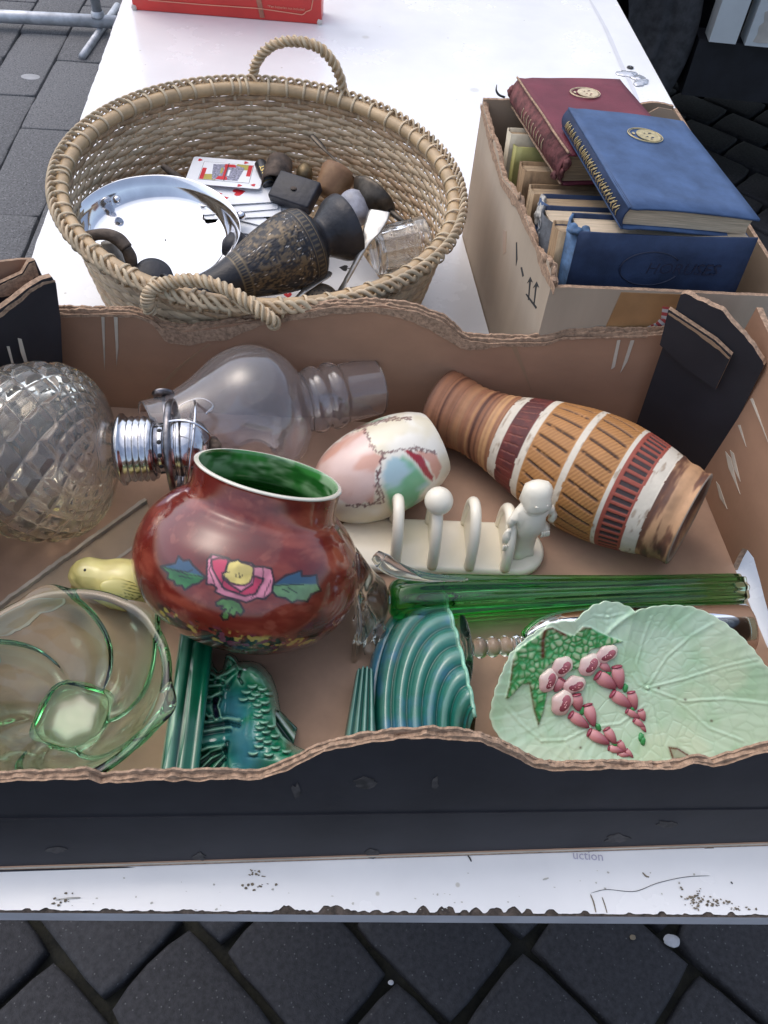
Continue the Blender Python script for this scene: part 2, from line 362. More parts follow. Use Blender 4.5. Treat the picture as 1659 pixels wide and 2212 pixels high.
for i, (x, y, s, l) in enumerate(((1450, 2033, .011, 'pale irregular pebble lying on the dark setts right of centre'), (1367, 2025, .005, 'small brown pebble beside the larger pale pebble on the setts'), (845, 2122, .004, 'tiny pale pebble in the joint at centre foreground'))):
    p = at(x, y, GZ + .033); tag(blob('pebble', (0, 0, 0), (s, s * .8, s * .5), peb if i != 1 else add('pebble_b', col=(.2, .16, .11), rough=.9), None, T(*p), nz=.8, f=80, s=i), l, 'pebble', 'pebbles on the setts')

# ================================================================== table
add('stain', col=(.45, .44, .40), rough=.6, var=.3, sc_=80)
eL = lambda y: -.553 + (1.621 - y) * .1283; eR = lambda y: .41 + (1.384 - y) * .1266; eF = lambda x: .136 + (x + .23) * .0871
FLc = Vector((-.36, eF(-.36), 0)); FRc = Vector((.562, eF(.562), 0)); YB = 2.7
table = thing('trestle_table', 'long white laminate trestle table with chipped front edge carrying all the boxes', 'table', (0, 1.2, GZ))
sheet('board', [(FLc.x, FLc.y), (FRc.x, FRc.y), (eR(YB), YB), (eL(YB), YB)], (0, 0, -.0013), (1, 0, 0), (0, 1, 0), .019, [M_['chipboard'], M_['chipboard'], M_['laminate_edge']], table)
# laminate skin: chips bitten out of its front edge, small nicks along the left edge
fr = []; chips = [(-.285, .006, .003)]
for x in np.arange(-.36, .56, .0016):
    y = eF(x) + .0012 + abs(n1([x], 150, 3)[0]) * .0016
    fr.append([x, y])
fr = np.array(fr)
for pxx, wd, dp in ((55, 10, 4), (95, 9, 5), (110, 6, 3), (225, 10, 5), (240, 7, 4), (258, 7, 3), (325, 8, 3), (395, 10, 4), (410, 7, 4), (435, 6, 3), (520, 9, 3), (535, 9, 3), (598, 10, 4), (618, 16, 11), (640, 8, 5), (655, 7, 5), (668, 6, 4), (704, 14, 11), (725, 20, 11), (750, 9, 6), (765, 6, 4), (785, 9, 4), (812, 12, 5), (848, 7, 4), (872, 10, 4), (913, 14, 11), (953, 10, 10), (971, 12, 11), (1003, 10, 6), (1028, 13, 9), (1070, 18, 10), (1108, 16, 11), (1141, 10, 8), (1190, 13, 8), (1264, 10, 6), (1360, 8, 4), (1430, 9, 6), (1480, 6, 3), (1530, 12, 5), (1580, 8, 6), (1632, 8, 3)):
    c = at(pxx, 1975); w_ = wd / 3200 * 1.1; d_ = dp / 2700
    k = np.clip(1 - (np.abs(fr[:, 0] - c.x) / w_) ** 3, 0, 1); fr[:, 1] = np.maximum(fr[:, 1], eF(fr[:, 0]) + .001 + d_ * 1.15 * k * (1 + .5 * n1(fr[:, 0], 700, 8)))
lf = [(eL(y) + .001 + .0035 * abs(n1([y], 40, 5)[0]) + .002 * abs(n1([y], 160, 6)[0]), y) for y in np.arange(YB, .13, -.009)]
sheet('laminate_skin', [tuple(p) for p in fr] + [(eR(fr[-1][1]) - .001, fr[-1][1]), (eR(YB) - .001, YB)] + lf, (0, 0, 0), (1, 0, 0), (0, 1, 0), .001, [M_['laminate'], M_['laminate'], M_['chipboard']], table)
for x, y in ((-.33, .75), (.43, .8), (-.62, 2.5), (.2, 2.55)):
    tube('leg', [(x, y, -.02), (x, y, GZ + .03)], .014, M_['steel'], table, seg=10)
tube('stretcher', [(-.33, .75, -.45), (.43, .8, -.45)], .01, M_['steel'], table)
speckle(M_['laminate'], (.55, .53, .48), 34, .07); speckle(M_['laminate'], (.66, .65, .62), 11, .10)
# marks on the table top: a drawn ink line, dirt, tape remains, a bolt head
def strip(pts, wd, z=.0006):
    P = spl([tuple(at(x, y))[:2] for x, y in pts], 40); t = np.gradient(P, axis=0); nrm = np.stack([-t[:, 1], t[:, 0]], 1) / (np.linalg.norm(t, axis=1)[:, None] + 1e-9)
    k = (np.sin(np.linspace(0, math.pi, 40)) ** .3 * (.6 + .8 * (n1(np.arange(40), .3, 2) + .5)))[:, None]
    V = np.vstack([P + nrm * wd * k, P - nrm * wd * k]); return np.c_[V, np.full(80, z)], [[i, i + 1, 41 + i, 40 + i] for i in range(39)]
for pts, wd, m in ((((1275, 1930), (1310, 1922), (1370, 1926), (1420, 1908), (1480, 1895), (1535, 1892)), .00022, 'ink'), (((1275, 1932), (1282, 1950), (1287, 1972)), .0005, 'dirt'), (((1300, 1938), (1306, 1955), (1311, 1973)), .0004, 'dirt'),
                   (((1387, 1885), (1395, 1893), (1402, 1895)), .0006, 'dirt'), (((1010, 1848), (1015, 1855), (1018, 1862)), .0006, 'ink'), (((1578, 1905), (1582, 1910)), .0006, 'ink'), (((1172, 1901), (1185, 1897)), .0006, 'stain'), (((120, 1945), (150, 1941), (175, 1940)), .0007, 'stain')):
    V, F = strip(pts, wd); mk('scratch', V, F, M_[m], table, smooth=False)
for cx, cy, sx, sy, nn in ((1498, 1945, 28, 22, 46), (1555, 1952, 34, 9, 22), (1600, 1962, 25, 6, 12), (555, 1887, 22, 8, 14), (130, 1945, 28, 16, 16), (560, 1915, 40, 10, 10), (905, 1950, 300, 40, 14), (420, 1930, 300, 40, 14), (1350, 1900, 250, 40, 12)):
    V = []; F = []
    for i in range(nn):
        p = at(random.gauss(cx, sx * .5), min(1966, random.gauss(cy, sy * .5))); r = random.uniform(.0004, .0013) * (1 if sx < 100 else .8); a0 = random.random() * 6; n0 = len(V); el = random.uniform(.3, 1)
        for q in range(6): V.append((p.x + r * math.cos(a0 + q) * random.uniform(.6, 1.4), p.y + r * el * math.sin(a0 + q) * random.uniform(.6, 1.4), .0005 + i * 2e-5))
        F.append(list(range(n0, n0 + 6)))
    tag(mk('dirt_specks', V, F, M_['dirt' if sx < 60 else 'stain'], table, smooth=False), kind='stuff')
add('stamp', col=(.42, .40, .5), rough=.6); add('clear_tape', col=(.66, .66, .68), rough=.12, var=.05); add('foil', col=(.6, .6, .62), rough=.25, metal=.7)
pA = at(1270, 1849, .0006); text('uction', .009, M_['stamp'], table, T(*pA) @ RZ(R(2)), .0001)
V, F = strip(((1271, -5), (1299, 45), (1314, 75), (1344, 145), (1364, 185), (1380, 222)), .004); mk('tape_remains', V, F, M_['clear_tape'], table, smooth=False)
for i, (x, y, s) in enumerate(((1355, 160, .018), (1385, 175, .02), (1375, 170, .012))):
    blob('foil_scrap', (0, 0, 0), (s, s * .55, .0025), M_['foil'], table, T(*at(x, y, .001)) @ RZ(i * 1.3), nz=1.2, f=120, seg=14, s=i)
lathe('bolt_head', [(.0005, .006), (.002, .0055), (.0022, .001)], M_['ink'], table, T(*at(1361, 147, 0)), 16)

# ================================================================== cardboard tray
FL, FR, BL, BR = Vector((-.325, .151, 0)), Vector((.367, .240, 0)), Vector((-.365, .607, 0)), Vector((.302, .645, 0))
tray = thing('cardboard_tray', 'wide open cardboard tray with black outside and torn edges at the table front', 'box', (0, .4, 0))
Z = Vector((0, 0, 1))
def px2plane(pts, O, U, W):
    U, W = Vector(U).normalized(), Vector(W).normalized(); N = U.cross(W); G = U.dot(W); out = []
    for p in pts:
        d = at_plane(p[0], p[1], O, N) - Vector(O); a, b = d.dot(U), d.dot(W); out.append(((a - G * b) / (1 - G * G), (b - G * a) / (1 - G * G)))
    return out
def top_profile(pts, O, U, W, L, n=420, amp=.0016, s=0):
    q = np.array(sorted(px2plane(pts, O, U, W))); x = np.linspace(0, L, n)
    return x, np.interp(x, q[:, 0], q[:, 1]) + n1(x, 130, s) * amp * 2 + n1(x, 25, s + 1) * amp
def layered_wall(name, A, B, W, prof, mats, th=(.002, .004, .002), s=0, notch=None, amp=(.0016, .0022, .0016), rise=(0, -.001, .0012), base=.0):
    """front layer faces U x W"""
    U = (B - A).normalized(); L = (B - A).length; N = U.cross(Vector(W).normalized()).normalized(); wall = None; off = 0
    for i, t in enumerate(th):
        O = A - N * off; x, z = top_profile(prof, A, U, W, L, s=s + i * 13, amp=amp[i])
        z = z + rise[i] * (1 + 2.2 * n1(x, 14, s + 77 + i)) + (.0022 * n1(x, 420, s + 5 * i) if i else 0); pts = [(0, base)] + ([] if notch is None else notch) + [(L, base)] + list(zip(x[::-1], z[::-1]))
        o = sheet(name if i == 0 else ('core' if i == 1 else 'liner'), pts, O, U, W, t - .0001, [M_[k] for k in mats[i]], tray if i == 0 else wall)
        if i == 0: wall = o
        off += t
    return wall, U, N
Wf = (Z * .12 + Vector((-.002, .019, 0))).normalized()
fprof = [(-300, 1700), (-100, 1690), (0, 1687), (190, 1680), (215, 1692), (300, 1686), (560, 1682), (620, 1662), (700, 1622), (800, 1602), (940, 1593), (1040, 1602), (1110, 1628), (1160, 1656), (1200, 1663), (1470, 1660), (1500, 1648), (1540, 1654), (1600, 1640), (1659, 1622), (1800, 1610), (2000, 1600)]
fw, Uf, Nf = layered_wall('front_wall', FL, FR, Wf, fprof, [('black_card', 'torn_card', 'torn_card'), ('torn_card',) * 3, ('torn_card', 'brown_card', 'torn_card')], (.0017, .0028, .0017), 4, rise=(-.0015, 0, .003), amp=(.0022, .003, .0022))
add('bruise', col=(.05, .045, .045), rough=.8, var=.5, sc_=120)
for x, y, sx, sy in ((790, 1690, 26, 16), (940, 1690, 9, 18), (430, 1850, 14, 9), (805, 1845, 20, 12), (1330, 1810, 28, 10), (1440, 1780, 22, 8), (1545, 1838, 60, 7), (120, 1835, 24, 8), (640, 1708, 12, 18)):
    q = px2plane([(x + sx * math.cos(a) * random.uniform(.5, 1.2), y + sy * math.sin(a) * random.uniform(.5, 1.2)) for a in np.arange(0, 6.28, .5)], FL, Uf, Wf)
    sheet('scuff_mark', q, FL + Nf * .0005, Uf, Wf, .0004, [M_['bruise']] * 3, fw, 0, 0, 0)
for y0, y1 in ((1880, 1838), (1768, 1745)):
    q = px2plane([(-60, y0), (1720, y1), (1720, y1 + 4), (-60, y0 + 4)], FL, Uf, Wf); sheet('crease', q, FL + Nf * .0009, Uf, Wf, .0008, [M_['black_card']] * 3, fw, 0, 0, 0)
Wb = (Z + Vector((0, .06, 0))).normalized()
bprof = [(60, 668), (120, 672), (280, 672), (320, 685), (345, 704), (380, 712), (470, 705), (540, 692), (640, 672), (720, 658), (820, 658), (900, 668), (960, 690), (1000, 728), (1040, 737), (1180, 735), (1220, 724), (1400, 722), (1560, 700)]
bw, Ub, Nb = layered_wall('back_wall', BL, BR, Wb, bprof, [('brown_card', 'torn_card', 'torn_card'), ('torn_card',) * 3, ('torn_card', 'black_card', 'torn_card')], (.0022, .003, .0022), 21, rise=(-.003, 0, .002))
# peeled paper along the back wall's edge
def fringe(name, pts, hts, O, U, W, N, par, off=.0008, s=0, m='torn_card'):
    q = np.array(px2plane(pts, O, U, W)); x = np.linspace(q[0, 0], q[-1, 0], 90); t = np.interp(x, q[:, 0], q[:, 1]) - .001 + n1(x, 160, s) * .002
    h = np.interp(x, q[:, 0], hts) * (1 + .9 * n1(x, 60, s + 2)); P = list(zip(x, t)) + list(zip(x[::-1], (t - np.maximum(h, .0008))[::-1]))
    return sheet(name, P, Vector(O) + N * off, U, W, off * .9, [M_[m]] * 3, par, 0, 0, 0)
fringe('peeled_edge', [(125, 676), (290, 676), (330, 690), (350, 708), (400, 714), (470, 709), (540, 695), (640, 675), (720, 661), (820, 661), (900, 671), (960, 694), (1000, 731), (1060, 739)], [.003, .003, .006, .012, .014, .012, .007, .006, .006, .007, .011, .014, .010, .005], BL, Ub, Wb, Nb, bw, s=3)
fringe('peeled_edge', [(1060, 739), (1180, 737), (1220, 727), (1400, 725)], [.004, .004, .002, .001], BL, Ub, Wb, Nb, bw, s=8)
def tear(pts, O, U, W, N, par, name='tear', m='scuff', off=.0007):
    sheet(name, px2plane(pts, O, U, W), Vector(O) + N * off, U, W, off * .9, [M_[m]] * 3, par, 0, 0, 0)
for p in ([(219, 681), (226, 681), (227, 770), (226, 800)], [(246, 683), (254, 683), (256, 750), (252, 790), (250, 740)], [(1333, 735), (1340, 734), (1328, 792), (1320, 797)], [(1362, 735), (1370, 735), (1355, 780), (1340, 805)]): tear(p, BL, Ub, Wb, Nb, bw)
tear([(450, 742), (455, 744), (395, 790), (320, 872), (300, 880), (380, 795)], BL, Ub, Wb, Nb, bw, 'crease', 'tan_dark', .0004)
tear([(1060, 742), (1115, 745), (1135, 800), (1150, 850), (1128, 800), (1105, 750)], BL, Ub, Wb, Nb, bw, 'crease', 'tan_dark', .0003)
Wr = (Z + Vector((.05, 0, 0))).normalized(); Ur = (FR - BR).normalized(); Lr = (FR - BR).length
hole = px2plane([(1583, 1228), (1592, 1205), (1604, 1184), (1615, 1188), (1628, 1205), (1642, 1255), (1652, 1295), (1662, 1330), (1668, 1368), (1660, 1408)], BR, Ur, Wr)
hole[0] = (hole[0][0], 0.); hole[-1] = (hole[-1][0], 0.)
xs = np.linspace(0, Lr, 160); zs = np.interp(xs, [0, .09, .13, .2, Lr], [.178, .172, .13, .118, .125]) + n1(xs, 120, 31) * .003
rw = sheet('right_wall', [(0, 0)] + hole + [(Lr, 0)] + list(zip(xs[::-1], zs[::-1])), BR, Ur, Wr, .006, [M_['brown_card'], M_['black_card'], M_['torn_card']], tray, *((0, 1, 2) if Ur.cross(Wr).x < 0 else (1, 0, 2)))
Nr = Ur.cross(Wr).normalized(); Nr = Nr if Nr.x < 0 else -Nr
for p in ([(1622, 862), (1627, 860), (1662, 960), (1640, 905)], [(1595, 918), (1600, 918), (1613, 965), (1605, 945)], [(1568, 975), (1580, 990), (1592, 1042), (1600, 1068), (1575, 1010)], [(1578, 972), (1586, 980), (1600, 1040), (1588, 1015)], [(1548, 1040), (1554, 1048), (1572, 1100), (1556, 1075)]):
    sheet('tear', px2plane(p, BR, Ur, Wr), BR + Nr * .0007, Ur, Wr, -.0006 if Ur.cross(Wr).dot(Nr) < 0 else .0006, [M_['scuff']] * 3, rw, 0, 0, 0)
sheet('left_wall', [(0, 0), ((FL - BL).length, 0), ((FL - BL).length, .125)] + [(x, .13 + n1([x], 90, 2)[0] * .004) for x in np.linspace((FL - BL).length, 0, 80)], BL, FL - BL, Z, .006, [M_['black_card'], M_['brown_card'], M_['torn_card']], tray)
# folded corner gussets
GA, GB = Vector((.245, .630, 0)), Vector((.318, .588, 0)); Ug = (GB - GA).normalized()
gp = px2plane([(1470, 637), (1480, 634), (1500, 644), (1530, 657), (1562, 672), (1575, 690), (1605, 722), (1630, 752), (1651, 789)], GA, Ug, Z)
gp = [tuple(p) for p in lin(gp, 50)]; gp = [(a, b + n1([a], 300, 4)[0] * .002) for a, b in gp]
gus = sheet('corner_gusset', [(0, .0), ((GB - GA).length, 0)] + gp[::-1], GA, Ug, Z, .0065, [M_['black_card'], M_['brown_card'], M_['torn_card']], tray)
Ng = Ug.cross(Z).normalized()
fl = px2plane([(1425, 745), (1444, 668), (1500, 705), (1545, 735), (1580, 768), (1545, 842), (1480, 795)], GA + Ng * .006, Ug, Z)
gf = sheet('folded_flap', fl, GA + Ng * .006, Ug, Z, .005, [M_['black_card'], M_['black_card'], M_['torn_card']], gus)
fringe('torn_edge', [(1446, 672), (1500, 708), (1545, 738), (1578, 770)], [.0015, .0025, .003, .002], GA + Ng * .006, Ug, Z, Ng, gf, .0005, 5, 'tan_dark')
GC, GD = Vector((-.300, .603, 0)), Vector((-.372, .535, 0)); Ul = (GC - GD).normalized(); Nl = Ul.cross(Z).normalized()
lp = px2plane([(-120, 1060), (150, 905), (136, 800), (131, 690), (121, 612), (112, 598), (90, 604), (60, 622), (28, 648), (0, 668), (-60, 690), (-120, 700)], GD, Ul, Z)
lg = sheet('corner_gusset', lp, GD, Ul, Z, .006, [M_['black_card'], M_['brown_card'], M_['torn_card']], tray)
fringe('torn_edge', [(-60, 696), (0, 672), (28, 652), (60, 626), (90, 608), (118, 603)], [.004, .004, .004, .003, .003, .002], GD, Ul, Z, Nl, lg, .0006, 15)
O2 = GD - Nl * .022; l2 = px2plane([(-120, 900), (92, 720), (93, 600), (84, 580), (76, 562), (62, 566), (48, 590), (0, 612), (-60, 630), (-120, 640)], O2, Ul, Z)
lg2 = sheet('upper_gusset', l2, O2, Ul, Z, .004, [M_['black_card'], M_['brown_card'], M_['torn_card']], lg)
fringe('torn_edge', [(-60, 634), (0, 614), (48, 591), (62, 568), (74, 563)], [.012, .011, .012, .013, .012], O2, Ul, Z, Nl, lg2, .0008, 18)
O3 = GD - Nl * .034; l3 = px2plane([(-120, 800), (84, 700), (80, 575), (70, 560), (40, 561), (0, 566), (-60, 570), (-120, 572)], O3, Ul, Z)
sheet('inner_gusset', l3, O3, Ul, Z, .003, [M_['brown_card'], M_['black_card'], M_['torn_card']], lg)
for p in ([(14, 748), (20, 748), (33, 800), (30, 805)], [(38, 730), (46, 732), (60, 785), (55, 790), (44, 760)]): tear(p, GD, Ul, Z, Nl, lg)
# floor: lower sheet, then two upper flaps with a gap between them running up to the pot
inn = lambda p, q, d: p + (q - p).normalized() * d
sheet('floor', [(v.x, v.y) for v in (FL, FR, BR, BL)], (0, 0, .0025), (1, 0, 0), (0, 1, 0), .002, [M_['tan_card'], M_['tan_card'], M_['torn_card']], tray)
g0, g1, g2, g3 = at(318, 1080, .006), at(-90, 1374, .006), at(-90, 1445, .006), at(330, 1150, .006)
def jag(a, b, s, n=60, amp=.0012): return [(a.x + (b.x - a.x) * t + amp * n1([t * 9], 7, s)[0], a.y + (b.y - a.y) * t + amp * 2 * n1([t * 9], 7, s + 1)[0]) for t in np.linspace(0, 1, n)]
fo = [(FL.x, FL.y), (FR.x, FR.y), (BR.x, BR.y), (BL.x, BL.y)]
upf = sheet('floor_flap', fo + jag(g1, g0, 3) + jag(g3, g2, 6), (0, 0, .0062), (1, 0, 0), (0, 1, 0), .0034, [M_['brown_floor'], M_['brown_floor'], M_['scuff']], tray)
for a, b, s, k in ((g1, g0, 3, -1), (g3, g2, 6, -1)):
    e = jag(a, b, s); nn = Vector((-(b - a).y, (b - a).x, 0)).normalized() * k
    ins = [(x - nn.x * (.0028 + .003 * abs(n1([i * .3], 1, s)[0])), y - nn.y * (.0028 + .003 * abs(n1([i * .3], 1, s)[0]))) for i, (x, y) in enumerate(e)]
    sheet('torn_edge', e + ins[::-1], (0, 0, .0068), (1, 0, 0), (0, 1, 0), .0005, [M_['scuff']] * 3, upf, 0, 0, 0)

# ================================================================== steel barrier behind, upper left
add('galv', col=(.50, .52, .56), rough=.5, metal=.55, var=.25, sc_=18, bump=.1, bs=60)
bar = thing('steel_barrier', 'galvanised steel tube barrier standing on the paving at upper left', 'barrier', tuple(at(120, 60, GZ)))
b0, b1 = at(-260, 22, GZ + .07), at(330, 52, GZ + .07); ub = (b1 - b0).normalized()
tube('bottom_rail', [b0, b1], .021, M_['galv'], bar, seg=16)
for x, y in ((213, 42), (-200, 24)):
    p = at_plane(x, y, b0, Vector((ub.y, -ub.x, 0))); tube('upright', [(p.x, p.y, GZ + .06), (p.x, p.y, GZ + 1.05)], .017, M_['galv'], bar, seg=14)
    lathe('weld_collar', [(0, .024), (.012, .023), (.018, .018)], M_['galv'], bar, T(p.x, p.y, GZ + .088), 14)
    tube('foot', [(p.x, p.y - .22, GZ + .04), (p.x, p.y + .22, GZ + .04)], .013, M_['galv'], bar, seg=10)
tube('top_rail', [Vector((b0.x, b0.y, GZ + 1.05)), Vector((b1.x, b1.y, GZ + 1.05))], .021, M_['galv'], bar, seg=14)
# white crate edge right behind the barrier
add('white_plastic', col=(.75, .76, .78), rough=.4, var=.05)

# ================================================================== parked vehicle, upper right
add('van_paint', col=(.62, .66, .68), rough=.3, var=.1, sc_=4, coat=.4)
add('van_dirt', col=(.46, .43, .39), rough=.7, var=.3, sc_=8)
add('rubber', col=(.042, .042, .047), rough=.75, var=.4, sc_=40, bump=.2, bs=90)
add('black_plastic', col=(.012, .013, .018), rough=.5, var=.3, sc_=20)
VY = 2.45; van = thing('parked_van', 'white van with black sill and dark tyre parked beyond the table', 'van', (1.4, VY + .7, GZ))
pr = at_plane(1530, 40, (0, VY, 0), Vector((0, 1, 0))); wc = Vector((pr.x - .45, VY + .02, GZ + .45))
pb = at_plane(1600, 97, (0, VY, 0), Vector((0, 1, 0))); zb = pb.z; xl = at_plane(1541, 60, (0, VY, 0), Vector((0, 1, 0))).x; xg = at_plane(1612, 60, (0, VY, 0), Vector((0, 1, 0))).x
def panel(name, x0, x1, z0, z1, m, par, y=VY, dpt=.06, arch=None):
    pts = [(x0, z0), (x1, z0), (x1, z1), (x0, z1)]
    return sheet(name, pts, (0, y, 0), (1, 0, 0), (0, 0, 1), dpt, [m, m, m], par)
panel('wing_panel', xl, xg - .012, zb, .35, M_['van_paint'], van); panel('door_panel', xg + .012, xg + 1.1, zb, .35, M_['van_paint'], van)
panel('front_panel', wc.x - 1.0, wc.x - .52, zb, .35, M_['van_paint'], van)
arch = [(xl, -.02)] + [(wc.x + .49 * math.cos(a), wc.z + .49 * math.sin(a)) for a in np.linspace(.35, math.pi - .2, 24)] + [(wc.x - .52, -.02), (wc.x - .52, .35), (xl, .35)]
sheet('arch_panel', arch, (0, VY + .001, 0), (1, 0, 0), (0, 0, 1), .06, [M_['van_paint']] * 3, van)
panel('sill', xl - .02, xg + 1.1, zb - .15, zb - .004, M_['black_plastic'], van, VY + .02, .08)
box('body', (2.1, 1.5, .9), M_['black_plastic'], van, T(wc.x + .45, VY + .95, .05), .05)
box('underbody', (1.9, 1.2, .12), M_['black_plastic'], van, T(wc.x + .6, VY + .75, GZ + .36))
sheet('dirt_patch', px2plane([(1636, 74), (1640, 56), (1650, 48), (1652, 26), (1668, 20), (1690, 40), (1690, 93), (1640, 93), (1626, 90)], (0, VY, 0), (1, 0, 0), Z), (0, VY - .001, 0), (1, 0, 0), (0, 0, 1), .0008, [M_['van_dirt']] * 3, van)
ty = lathe('tyre', [(q, r * 1.165) for q, r in [(.0, .22), (.01, .25), (-.012, .285), (-.014, .30), (-.004, .302), (-.004, .318), (-.010, .325), (-.004, .36), (.01, .378), (.03, .385), (.18, .385), (.20, .37), (.2, .25), (.0, .22)]], M_['rubber'], van, frame(wc, (0, 1, 0)), 96)
for k in range(40): pass
lathe('rim', [(.02, .0), (.0, .06), (.03, .07), (.05, .17), (.02, .21), (.0, .222), (.12, .215)], M_['steel'], ty, frame(wc, (0, 1, 0)), 40)
bag = tag(blob('bin_bag', (0, 0, 0), (.13, .12, .21), add('bag', col=(.012, .013, .02), rough=.35, var=.3), None, T(*(at(1690, 480, GZ) + Vector((.05, 0, .19)))), nz=.6, f=14, seg=30), 'black plastic bag on the ground at the right edge of the picture', 'bag')
# ================================================================== things in the tray
FZ = .0065
# ---- red-brown pot with painted flower
add('pot_glaze', rough=.16, vcol=True, var=.1, sc_=30, coat=.6, bump=.03, bs=40)
pc = at(540, 1204, .083); pax = tilt_axis(540, 1208, 77, 69); PM = frame(pc, pax, -FWD)
pot = thing('ginger_jar', 'squat red-brown glazed pot with green inside and painted pink flower', 'pot', (pc.x, pc.y, FZ))
zp = lambda pts: [(259 + .3645 * a, 933 + .3645 * b) for a, b in pts]
leafL = zp([(245, 800), (330, 780), (350, 740), (375, 765), (410, 760), (430, 790), (505, 860), (470, 895), (430, 905), (385, 935), (370, 910), (330, 905), (320, 880), (285, 870), (290, 840)])
leafR = zp([(905, 905), (990, 850), (1075, 825), (1080, 860), (1165, 850), (1170, 900), (1190, 940), (1130, 960), (1110, 1005), (1050, 995), (1020, 1010), (985, 985), (930, 975), (905, 945)])
leafB = zp([(570, 1010), (610, 990), (660, 990), (710, 1015), (735, 1060), (715, 1085), (690, 1065), (675, 1095), (650, 1075), (640, 1110), (610, 1110), (600, 1090), (630, 1050), (600, 1050), (610, 1030), (575, 1030)])
rose = zp([(515, 900), (520, 760), (545, 730), (580, 735), (640, 750), (660, 765), (690, 770), (780, 780), (800, 800), (845, 800), (895, 810), (910, 880), (900, 950), (860, 985), (810, 985), (750, 1010), (720, 1000), (600, 965), (565, 945), (575, 925), (555, 905)])
rose2 = zp([(545, 760), (590, 750), (640, 755), (620, 850), (610, 870), (650, 905), (720, 950), (790, 900), (800, 860), (850, 870), (840, 900), (800, 960), (740, 970), (620, 930), (575, 860), (550, 810)])
heart = zp([(650, 770), (700, 760), (720, 775), (760, 785), (790, 800), (790, 850), (770, 890), (740, 908), (690, 905), (650, 890), (635, 870), (610, 860), (610, 840), (630, 830), (635, 790)])
plines = [zp(l) for l in ([(255, 800), (400, 845), (500, 860)], [(330, 820), (400, 830), (430, 815)], [(350, 855), (430, 870)], [(905, 910), (1040, 905), (1090, 905)], [(960, 930), (1000, 950)], [(1000, 925), (1050, 955)], [(605, 835), (650, 830)], [(545, 740), (530, 820), (560, 900)], [(850, 805), (840, 900), (780, 985)], [(620, 850), (600, 920), (700, 955), (790, 905)], [(895, 880), (850, 980)], [(640, 1075), (665, 1040)], [(685, 840), (690, 860)], [(705, 835), (708, 865)], [(725, 845), (715, 862)])]
def pot_col(V, z, a, k):
    n = fbm(V * [30, 30, 75] + 2, 4, 3); n2 = fbm(V * 45 + 5, 3, 8)
    n3 = fbm(xf(RX(.5) @ RZ(.4), V) * [26, 160, 160], 4, 13); c = mixc(np.array(srgb(104, 28, 20)) + 0 * V, srgb(150, 72, 54), sst(.40, .70, n) * .8); c = mixc(c, srgb(166, 96, 76), sst(.56, .72, n3) * .28); c = mixc(c, srgb(84, 26, 20), sst(.5, .75, n2) * .7)
    ins = k > KR
    gr = mixc(np.array(srgb(58, 132, 58)) + 0 * V, srgb(150, 182, 142), sst(.04, .062, z) * sst(.35, .6, fbm(V * 60, 3, 4)) * .95); gr = mixc(gr, srgb(34, 92, 36), sst(.45, .7, fbm(V * [40, 40, 160], 3, 12)))
    c = np.where(ins[..., None], gr, c)
    c = mixc(c, srgb(222, 218, 200), sst(.0, .004, (k > KR - .028) * (k < KR + .016) * .01))
    W = xf(PM, V); P = to_px(W); nv = W - np.array(pc); face = (np.sum(nv * np.array(-FWD), -1) > 0) & ~ins
    wob = (fbm(V * 220, 2, 2)[..., None] - .5) * 3; P = P + wob
    for poly, ca, cb in ((leafL, (52, 118, 62), None), (leafR, (108, 150, 100), None), (leafB, (92, 140, 74), None), (rose, (224, 140, 160), None), (rose2, (196, 62, 92), None), (heart, (226, 204, 118), None)):
        i = inpoly(P, poly) & face; d = pdist(P, poly); c = mixc(c, srgb(24, 18, 22), face * (1 - sst(1.5, 4.5, d)) * .9)
        sh = sst(.35, .65, fbm(V * 90 + 3, 3, 5)); cc = mixc(np.array(srgb(*ca)) + 0 * V, np.array(srgb(*ca)) * .62, sh)
        if poly is leafL or poly is leafR:
            q0, q1 = ((352, 1224), (443, 1246)) if poly is leafL else ((590, 1263), (690, 1262)); yl = q0[1] + (P[..., 0] - q0[0]) / (q1[0] - q0[0]) * (q1[1] - q0[1]); cc = mixc(cc, srgb(44, 78, 104), sst(2, -3, P[..., 1] - yl))
        c = mixc(c, cc, i * sst(.6, 2.6, d))
    for l in plines: c = mixc(c, srgb(22, 20, 24), face * (1 - sst(.6, 1.9, pdist(P, l, False))) * .85)
    band = (1 - sst(.006, .012, np.abs(z + .033))) * ~ins; q = fbm(V * 150, 3, 21); c = mixc(c, srgb(20, 18, 20), band * sst(.4, .52, q)); c = mixc(c, srgb(190, 170, 80), band * .75 * sst(.62, .7, fbm(V * 190, 2, 33))); c = mixc(c, srgb(110, 50, 70), band * sst(.62, .7, fbm(V * 170, 2, 44)))
    return c
pp = [(-.067, .0), (-.067, .036), (-.0645, .043), (-.053, .066), (-.037, .083), (-.018, .0915), (.002, .092), (.022, .086), (.036, .075), (.044, .0660), (.049, .0605), (.057, .0588), (.070, .0590), (.0735, .0598)]
pin = [(.0745, .0576), (.0735, .0555), (.066, .0548), (.052, .0556), (.044, .061), (.034, .072), (.018, .083), (.0, .087), (-.02, .085), (-.042, .07), (-.058, .042), (-.060, 0)]
_po = np.vstack([lin(pp[:3], 8)[:-1], spl(pp[2:], 290)]) * .955; _pi = spl(pin, 110) * .955; KR = len(_po) / (len(_po) + len(_pi))
lathe('body', np.vstack([_po, _pi]), M_['pot_glaze'], pot, PM, 640, col=pot_col, fn=lambda z, r, a: r * (1 + .006 * np.sin(3 * a)))

